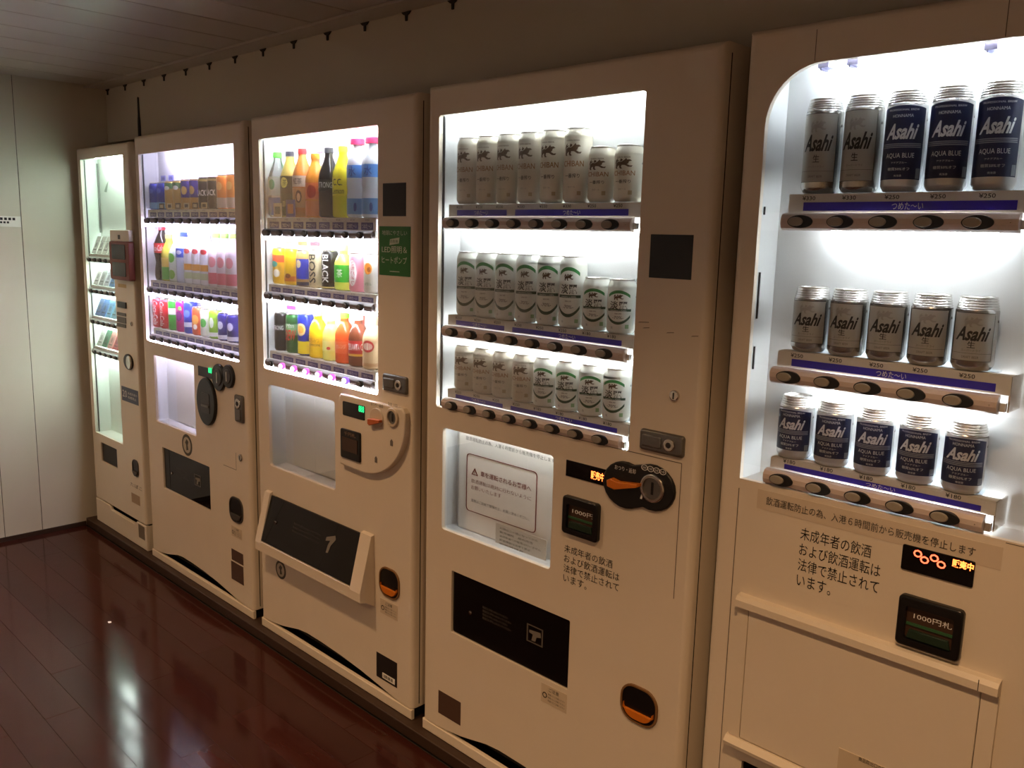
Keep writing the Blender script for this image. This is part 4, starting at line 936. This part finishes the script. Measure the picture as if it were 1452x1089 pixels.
    w, hh = gs[1]-gs[0], gs[3]-gs[2]; gx = lambda k: gs[0]+w*k; gz = lambda k: gs[2]+hh*k; ig = mat('ink_pale_green', S(206, 222, 196), .5)
    text(o, '地球にやさしい', gx(.10), gx(.90), gz(.82), gz(.92), -.0018, ig)
    b = MB().plate([(gx(.34), gz(.62)), (gx(.64), gz(.66)), (gx(.66), gz(.78)), (gx(.36), gz(.74))], [], -.0018, -.0012).build('badge', ig, o); text(o, '自販機', gx(.38), gx(.62), gz(.665), gz(.735), -.0024, GREENSIGN)
    text(o, 'LED照明＆', gx(.09), gx(.90), gz(.46), gz(.60), -.0018, ig, bold=.006); text(o, 'ヒートポンプ', gx(.09), gx(.90), gz(.25), gz(.39), -.0018, ig, bold=.006)
    MB().box(gx(.35), gx(.66), -.0018, -.0012, gz(.08), gz(.095)).build('print_line', ig, o)
    return mach
m3 = build_m3()
# ================================================================== MACHINE 2: violet-lit
def build_m2():
    mach = machine('vending_machine', 0, 'cream soft drink vending machine with violet-white light, second from the far end')
    x0, x1, h = -1.891, -.992, 1.82
    c1, c2 = C(100, 180, 3.204), C(100, 480, 2.7214)
    wx0, wx1, wz0, wz1 = RQ((194.6, 219.6), (331, 201.8), (338.8, 512.4), (209, 484))
    sgn = RQ(c2(318, 65), c2(478, 102), c2(483, 377), c2(333, 320))
    flp = RQ(c2(355, 418), c2(538, 497), c2(540, 667), c2(360, 575))
    holes = [rr(wx0, wx1, wz0, wz1, .008), rr(*sgn, .006), rr(*flp, .004, 3)]
    body(mach, x0, x1, h, holes, arch(x0, x1, .034, .06, .90, .044))
    interior(mach, wx0, wx1, wz1, sgn[2]-.01)
    tube(mach, 2, wx0+.12, wx1-.01, .0085, wz1+.007, .006)
    B = [fit([c1(*q) for q in ((350, 430), (388, 430), (425, 428), (460, 428), (498, 428), (540, 427), (580, 427), (622, 427), (665, 426), (708, 425))], -.004),
         fit([c1(*q) for q in ((365, 743), (400, 748), (437, 752), (472, 758), (510, 764), (550, 768), (590, 773), (632, 778), (678, 784), (725, 788))], -.004),
         fit([c1(*q) for q in ((378, 962), (412, 970), (448, 977), (485, 985), (523, 992), (562, 1000), (602, 1010), (642, 1018), (685, 1028), (732, 1037))], -.004)]
    K = [fit2((221, 297), (331, 296), 10, .046), fit2((231, 397.5), (332, 408), 10, .046), fit2((227, 465), (331.5, 483), 10, .046)]
    blue = ('blue coffee can with pale blue base', can_((40, 56, 168), [(.02, .26, (120, 180, 226))], spots=[(-.002, .68, .024, .02, (90, 110, 206))], h=.108))
    tan = ('tan and green coffee can', can_((196, 158, 84), [(.72, .92, (70, 120, 70))], spots=[(0, .74, .026, .016, (230, 230, 214))], h=.112))
    pur = ('purple and tan coffee can', can_((196, 152, 80), [(.38, .94, (66, 52, 140))], spots=[(0, .62, .026, .032, (214, 176, 100))], h=.114))
    blk = ('black coffee can with white lettering', can_((20, 20, 24), [(.86, .93, (150, 130, 70))], txt=[('BLACK', .5, .046, .022, WT, dict(bold=.01))], h=.118))
    org = ('orange tea can', can_((236, 146, 60), [(.02, .32, (206, 190, 180))], spots=[(0, .66, .026, .03, (246, 190, 110))], h=.122))
    clr = ('white bottle with orange band and red print', bot((232, 236, 240), (236, 236, 240), [(.26, .38, (238, 170, 60)), (.10, .22, (196, 214, 170))], spots=[(0, .62, .03, .02, (214, 60, 70))], h=.205))
    pnk = ('pale bottle with pink print', bot((238, 226, 230), (150, 200, 90), [(.05, .26, (230, 110, 130))], spots=[(0, .46, .034, .04, (238, 150, 160))], h=.2))
    D = [[blue, blue, tan, tan, pur, pur, blk, blk, org, org],
         [('cola bottle with red cap and red label', bot((26, 12, 12), (214, 32, 44), [(.50, .68, (206, 28, 40))], txt=[('Coca-Cola', .59, .052, .024, WT, dict(shear=.3, bold=.004))], h=.224, r=.0328, waist=True)),
          ('yellow and green drink bottle', bot((206, 196, 70), (230, 220, 120), [(.03, .30, (90, 180, 60)), (.30, .5, (226, 196, 90))], h=.190)),
          ('clear bottle with green leaf print', bot((214, 228, 214), (230, 236, 226), spots=[(0, .52, .034, .038, (96, 190, 50)), (0, .16, .034, .038, (120, 190, 60))], h=.185)),
          ('white sports drink bottle with blue label', bot((206, 218, 240), (60, 90, 200), [(.50, .68, (54, 90, 206))], spots=[(0, .60, .026, .016, (220, 226, 240))], h=.200)),
          clr, clr, clr, pnk, pnk, pnk],
         [('red cola can', can_((206, 30, 46), txt=[('Coca-Cola', .5, .022, .10, WT, dict(rot=True, shear=.2))], h=.124, r=.03)), ('red cola can', can_((206, 30, 46), txt=[('Coca-Cola', .5, .022, .10, WT, dict(rot=True, shear=.2))], h=.124, r=.03)),
          ('green soda can', can_((60, 176, 60), [(.50, .70, (226, 236, 226))], h=.130)), ('magenta grape soda can', can_((196, 30, 130), spots=[(0, .5, .03, .04, (120, 20, 110)), (.006, .75, .016, .016, (120, 200, 80))], txt=[('ファンタ', .70, .03, .012, WT)], h=.128)),
          ('blue drink can with white wave', can_((50, 70, 196), [(.2, .34, (214, 226, 244))], spots=[(0, .6, .03, .03, (110, 150, 230))], h=.133)), ('orange juice can', can_((236, 96, 50), spots=[(0, .55, .032, .04, (250, 180, 80)), (0, .30, .02, .02, (240, 230, 210))], h=.112)),
          ('white juice can with green print', can_((236, 240, 232), spots=[(0, .5, .03, .034, (90, 180, 80))], h=.11)), ('lime green juice can', can_((150, 206, 50), [(.08, .22, (236, 240, 226))], spots=[(0, .55, .02, .04, (236, 244, 220))], h=.112)),
          ('navy coffee can with silver print', can_((46, 40, 120), [(.05, .2, (206, 206, 216))], spots=[(0, .55, .026, .03, (200, 200, 214))], h=.106)), ('navy coffee can with silver print', can_((46, 40, 120), [(.05, .2, (206, 206, 216))], spots=[(0, .55, .026, .03, (200, 200, 214))], h=.106))]]
    rows = ['top', 'middle', 'bottom']
    for r in range(3):
        bx, dx, bz = B[r]; kx, kd, kz = K[r]
        soft_shelf(mach, bz, bx, dx, 10, kz-.0005, 2, (wx0, wx1), .014, (.6, .72), kr=.0118)
        for i, (d, sp) in enumerate(D[r]):
            drink(sp, kx+kd*i, .0495, kz, '%s, %s from left, %s shelf, violet-lit machine' % (d, ORD[i], rows[r]), 'drinks on display in the violet-lit machine')
    kx, kd, kz = K[0]
    for i in range(2, 8): card(mach, kx+kd*i, kz, .045, .022, .006, (214, 196, 150) if i % 2 else (90, 74, 60), None, INKW, (70, 56, 44) if i % 2 else (206, 190, 150))
    for i in range(2): card(mach, kx+kd*i, kz+.118, .045, .022, .0822, (120, 120, 200), None, INKW, (60, 60, 140))
    for i in (8, 9): card(mach, kx+kd*i, kz+.135, .05, .022, .0822, (240, 196, 160))
    panes(mach, wx0, wx1, wz0, wz1, [b[2] for b in B], .014)
    glass(mach, *sgn)
    MB().plate(rr(sgn[0]+.04, sgn[1]+.003, sgn[2]-.003, sgn[3]+.006, .01), [], .076, .078, 0, back=True).build('backing_sheet', mat('sheet_grey', None), mach)
    sc = RQ(c2(495, 105), c2(552, 118), c2(552, 152), c2(495, 146)); so = MB().box(sc[0], sc[1]+.02, -.003, 0, sc[2], sc[3]).build('display_screen', GLOSS, mach)
    g = F(*c2(541, 122)); text(so, '88', g[0]-.014, g[0]+.016, g[1]-.012, g[1]+.010, -.0036, LEDG, 'led_lettering', bold=.03)
    for (q, rx, rz, nm) in (((577, 150), .050, .052, 'coin_panel'), ((614, 146), .043, .044, 'coin_inlet')):
        X, Z = F(*c2(*q)); o = MB().plate(ell(X, Z, rx, rz, 30), [], -.010, 0, .004).build(nm, BLACK, mach)
        MB().plate(ell(X, Z, rx*.62, rz*.62, 24), [], -.013, -.010, .002).build('dial', mat('dial_dark', S(50, 46, 44), .3), o)
        MB().box(X-.003, X+.003, -.0142, -.013, Z-rz*.4, Z+rz*.4).build('slot', CHROME, o)
    X, Z = F(*c2(531, 243)); o = MB().plate(ell(X, Z, .076, .094, 34), [], -.012, 0, .005).build('bill_acceptor', BLACK, mach)
    MB().plate(rr(X-.035, X+.035, Z-.045, Z+.035, .008), [], -.0135, -.012, 0).build('slot_plate', mat('dial_dark', None), o); MB().box(X-.03, X+.03, -.016, -.0135, Z-.02, Z-.012).build('note_slot', GREY, o)
    lock_handle(mach, RQ(c2(638, 213), c2(672, 225), c2(672, 328), c2(640, 318)), True)
    X, Z = F(*c2(450, 411)); recycle_badge(mach, X, Z, .045)
    flap_bin(mach, flp)
    X, Z = F(*c2(658, 460)); keyhole(mach, X, Z, .014)
    coin_return(mach, RQ(c2(614, 604), c2(667, 622), c2(667, 720), c2(616, 700)), mat('grey_lip', S(66, 62, 60), .4))
    caution(mach, RQ(c2(622, 722), c2(662, 738), c2(662, 778), c2(622, 760)))
    sheet(mach, RQ(c2(622, 810), c2(667, 833), c2(667, 876), c2(622, 852)), BROWNLBL, 'rating_label'); sheet(mach, RQ(c2(621, 858), c2(668, 882), c2(668, 953), c2(621, 925)), BROWNLBL, 'rating_label')
    jm = mat('joint', None); a = F(*c2(638, 440)); b = F(*c2(590, 487)); MB().box(b[0], a[0], -.0004, 0, b[1]-.0008, b[1]+.0008).box(a[0]-.0008, a[0]+.0008, -.0004, 0, b[1], a[1]).build('panel_joint', jm, mach)
    return mach
m2 = build_m2()
# ================================================================== MACHINE 1: cigarettes, at the far end
def build_m1():
    mach = machine('cigarette_machine', 0, 'narrow cream cigarette vending machine at the far end beside the left wall')
    x0, x1, h = -2.5455, -1.948, 1.803
    c1, c2, c7 = C(100, 180, 3.204), C(100, 480, 2.7214), C(100, 700, 9.075)
    zt, zb, zs = 1.752+ZO, .458+ZO, 1.432+ZO; xl, xr, xm = -2.50, -2.010, -2.165
    win = [(xl, zb), (xm, zb), (xm, zs), (xr, zs), (xr, zt), (xl, zt)]
    zd = (F(136.5, 706)[1]+F(210, 745)[1])/2
    out = RQ(c2(118, 400), c2(180, 428), c2(180, 502), c2(120, 472)); sm = RQ(c2(240, 463), c2(264, 474), c2(264, 537), c2(241, 527))
    holes = [win, rr(*out, .004, 3)]
    d = MB().plate([(x0, zd+.004), (x1, zd+.004), (x1, ZO+h), (x0, ZO+h)], holes, 0, .094, .012, rz0=False).build('door', PAINT1, mach)
    MB().box(x0+.006, x1-.006, .0945, .62, ZO+.006, ZO+h-.004).build('cabinet', SIDE, mach)
    dr = MB().plate([(x0, ZO), (x1, ZO), (x1, zd-.004), (x1-.10, zd-.004), (x1-.13, zd-.024), (x0+.19, zd-.024), (x0+.175, zd-.004), (x0, zd-.004)], [], 0, .014, .004).build('base_drawer', PAINT1, mach)
    cav(mach, 'grip_recess', x0+.003, x1-.003, ZO+.004, zd+.03, .015, .08, BLACK)
    MB().box(x1-.004, x1-.001, .0145, .094, ZO, zd-.004).build('drawer_side', PAINT1, mach)
    a = F(*c7(905, 430)); MB().box(x1-.085, x1-.02, -.001, 0, zd-.075, zd-.012).build('latch_plate', mat('latch_grey', S(120, 112, 98), .4), dr)
    MB().add([(a, b, c) for b in (.0006, .078) for (a, c) in ((xl-.003, zt+.02), (xr+.003, zt+.02), (xr+.003, zb-.002), (xl-.003, zb-.002))],
             [(4, 5, 6, 7), (0, 1, 5, 4), (1, 2, 6, 5), (2, 3, 7, 6), (3, 0, 4, 7)]).build('display_interior', mat('display_mint', S(226, 236, 226), .5), mach)
    MB().box(xl-.002, xl+.003, .016, .020, zb, zt).build('pane_gasket', BLACK, mach)
    MB().box(xl+.004, xl+.010, .07, .077, 1.42+ZO, 1.74+ZO).build('cable', mat('cable_grey', S(96, 100, 96), .6), mach)
    tube(mach, 1, xl+.12, xr-.02, .025, zt+.008, .008)
    # four tilted racks of packs
    rails = [F(118, 367, 0)[1], F(123, 411, 0)[1], F(127, 455, 0)[1], F(130, 498, 0)[1]]
    RZ = [(rails[0]+rails[1]+rails[2]+rails[3])/4 + (1.5-i)*((rails[0]-rails[3])/3) for i in range(4)]
    PC = [[(226, 230, 222), (214, 220, 210), (222, 224, 214), (206, 214, 204), (226, 228, 220)], [(232, 232, 230), (176, 182, 180), (214, 220, 222), (70, 130, 190), (206, 212, 214)],
          [(66, 96, 150), (70, 120, 180), (120, 176, 214), (140, 196, 216), (206, 216, 220)], [(206, 212, 206), (60, 130, 96), (206, 150, 140), (200, 80, 76), (196, 60, 60)]]
    NM = [['white'] * 5, ['white', 'grey', 'white', 'blue', 'white'], ['dark blue', 'blue', 'pale blue', 'pale blue', 'white'], ['white', 'green', 'pink', 'red', 'red']]
    rows = ['top', 'second', 'third', 'bottom']
    for r in range(4):
        z = RZ[r]
        ra = rail(mach, xl+.006, xm+.002, z, .014, .002, .046, mat('rail_mint', S(150, 152, 146), .4))
        for i in range(5): round_button(ra, xl+.045+.064*i, z, .0015, .010)
        MB().box(xl+.008, xm, .014, .016, z+.014, z+.026).build('price_plate', PRICE, mach)
        tube(mach, 1, xl+.02, xm-.01, .056, z-.010, .0055)
        for i in range(5):
            col = PC[r][i]
            o = empty('cigarette_pack', (xl+.045+.064*i, .030, z+.026), '%s cigarette pack, %s from left on the %s rack' % (NM[r][i], ORD[i], rows[r]), 'cigarette pack', 'packs on display in the cigarette machine')
            MB().plate([(-.027, 0), (.027, 0), (.027, .085), (-.027, .085)], [], -.010, .010, .0015, back=True).build('carton', cm(col, .4), o)
            MB().box(-.0272, .0272, -.0104, .0, .060, .0612).build('lid_joint', cm(tuple(int(c*.6) for c in col), .5), o)
            MB().plate(ell(0, .042, .012, .014, 14), [], -.0106, -.010).build('emblem', cm(tuple(int(c*.72) for c in col), .4), o)
            MB().box(-.018, .018, -.0106, -.010, .015, .021).build('print_band', cm(tuple(int(c*.55) for c in col), .5), o)
            o.rotation_euler = (math.radians(-22), 0, 0)
    glassL(mach, win)
    px = [F(150+i, 262+3*i, .075) for i in (0, 6)]; MB().add([(px[0][0]-.03, .0772, px[0][1]-.03), (px[0][0]+.0, .0772, px[0][1]-.035), (px[0][0]+.03, .0772, px[0][1]+.02), (px[0][0]+.0, .0772, px[0][1]+.0)], [(0, 1, 2, 3)]).build('leaf_decal', mat('decal_green', S(120, 140, 120), .5), mach)
    # card reader column
    rd = RQ(c1(178, 520), c1(270, 520), c1(272, 702), c1(188, 690), -.02)
    up_ = RQ(c1(176, 468), c1(262, 468), c1(264, 520), c1(180, 520), -.02)
    o = MB().plate(rr(rd[0], rd[1], rd[2], rd[3], .010, 3), [], -.026, 0, .006).build('card_reader', mat('reader_red', S(120, 58, 46), .4), mach)
    w, hh = rd[1]-rd[0], rd[3]-rd[2]
    for a, b in ((.54, .92), (.10, .46)): MB().plate(rr(rd[0]+w*.16, rd[1]-w*.16, rd[2]+hh*a, rd[2]+hh*b, .006, 3), [], -.028, -.026, .001).build('reader_window', GLOSS, o)
    MB().plate(rr(up_[0], up_[1], up_[2], up_[3], .006, 3), [], -.020, 0, .004).build('reader_cowl', PAINT1, mach)
    X, Z = F(*c1(220, 500), -.02); MB().box(X-.012, X+.012, -.0206, -.020, Z-.009, Z+.009).build('camera_window', BLACK, mach)
    def q(a, b, c, d, m, nm, y=-.001): r_ = RQ(c1(a, b), c1(c, b+3), c1(c, d+3), c1(a, d)); return sheet(mach, r_, m, nm, y)
    q(217, 712, 253, 728, mat('tan_label', S(196, 172, 120), .5), 'sticker')
    q(218, 793, 255, 820, BLACK, 'coin_slot', -.006)
    for a, b in ((842, 856), (862, 888), (892, 908)): q(214, a, 253, b, mat('slot_grey', S(92, 88, 80), .4), 'button_plate', -.003)
    X, Z = F(*c1(280, 895)); keyhole(mach, X, Z, .010)
    X, Z = F(*c2(226, 90)); o = MB().plate(ell(X, Z, .050, .036, 26), [], -.006, 0, .003).build('lever_plate', BLACK, mach); MB().plate(ell(X+.018, Z, .026, .030, 20), [], -.012, -.006, .003).build('coin_lever', CHROME, o)
    st = RQ(c2(197, 185), c2(262, 200), c2(262, 256), c2(200, 240)); o = sheet(mach, st, mat('sticker_blue', S(74, 86, 112), .5), 'age_sticker'); w, hh = st[1]-st[0], st[3]-st[2]
    text(o, '20', st[0]+w*.06, st[0]+w*.32, st[2]+hh*.28, st[2]+hh*.76, -.0012, INKW); text(o, '未成年者の', st[0]+w*.38, st[1]-w*.06, st[2]+hh*.54, st[2]+hh*.72, -.0012, INKW); text(o, '喫煙禁止', st[0]+w*.38, st[1]-w*.12, st[2]+hh*.26, st[2]+hh*.44, -.0012, INKW)
    cav(mach, 'delivery_bin', out[0]-.002, out[1]+.002, out[2]-.002, out[3]+.002, .012, .088, DKGREY); MB().box(out[0], out[1], .006, .008, out[2], out[3]).build('delivery_flap', FLAP, mach)
    coin_return(mach, sm, mat('grey_lip', S(66, 62, 60), .4))
    lb = RQ(c2(236, 595), c2(268, 610), c2(268, 645), c2(236, 630)); sheet(mach, lb, mat('tan_dim', S(170, 148, 122), .5), 'rating_label')
    a = RQ(c2(232, 556), c2(276, 572), c2(276, 586), c2(232, 570)); text(mach, 'たばこ', *a, -.0006, INKG)
    return mach
m1 = build_m1()
# ------------------------------------------------------------------ antenna lying on top of the violet machine
ax, az = F(198, 190, .05)
an = empty('antenna', (ax, .05, 1.82+ZO), 'thin black rod antenna standing on top of the violet-lit machine', 'antenna')
MB().lathe([(.012, 0), (.012, .006), (.007, .010), (.0065, .07), (.0045, .10), (.004, .165), (.001, .168)], seg=14).build('rod', BLACK, an)
MB().box(-.015, .10, -.012, .012, 0, .004).build('foot', BLACK, an)
# ------------------------------------------------------------------ put each machine's origin at its base
for m, bx in ((m1, -2.25), (m2, -1.44), (m3, -.49), (m4, .44), (m5, 1.38)):
    b = Vector((bx, .35, ZO)); m.location = b
    for ch in m.children: ch.location -= b

# ------------------------------------------------------------------ scrap of paper on the floor
d_ = ray(155.5, 882.5); P_ = CAM + d_*(-CAM.z/d_.z)
sc_ = empty('paper_scrap', (P_.x, P_.y, 0.0002), 'tiny white scrap of paper lying on the red-brown floor', 'paper scrap')
MB().add([(-.010, -.004, 0), (.006, -.006, .0003), (.011, .002, .0012), (.001, .006, .0016), (-.007, .003, .0004), (-.010, -.004, .0006), (.006, -.006, .0009), (.011, .002, .0018), (.001, .006, .0022), (-.007, .003, .0010)],
         [(4, 3, 2, 1, 0), (5, 6, 7, 8, 9)] + [(i, (i+1) % 5, 5+(i+1) % 5, 5+i) for i in range(5)]).build('sheet', PAPER, sc_, weld=False)
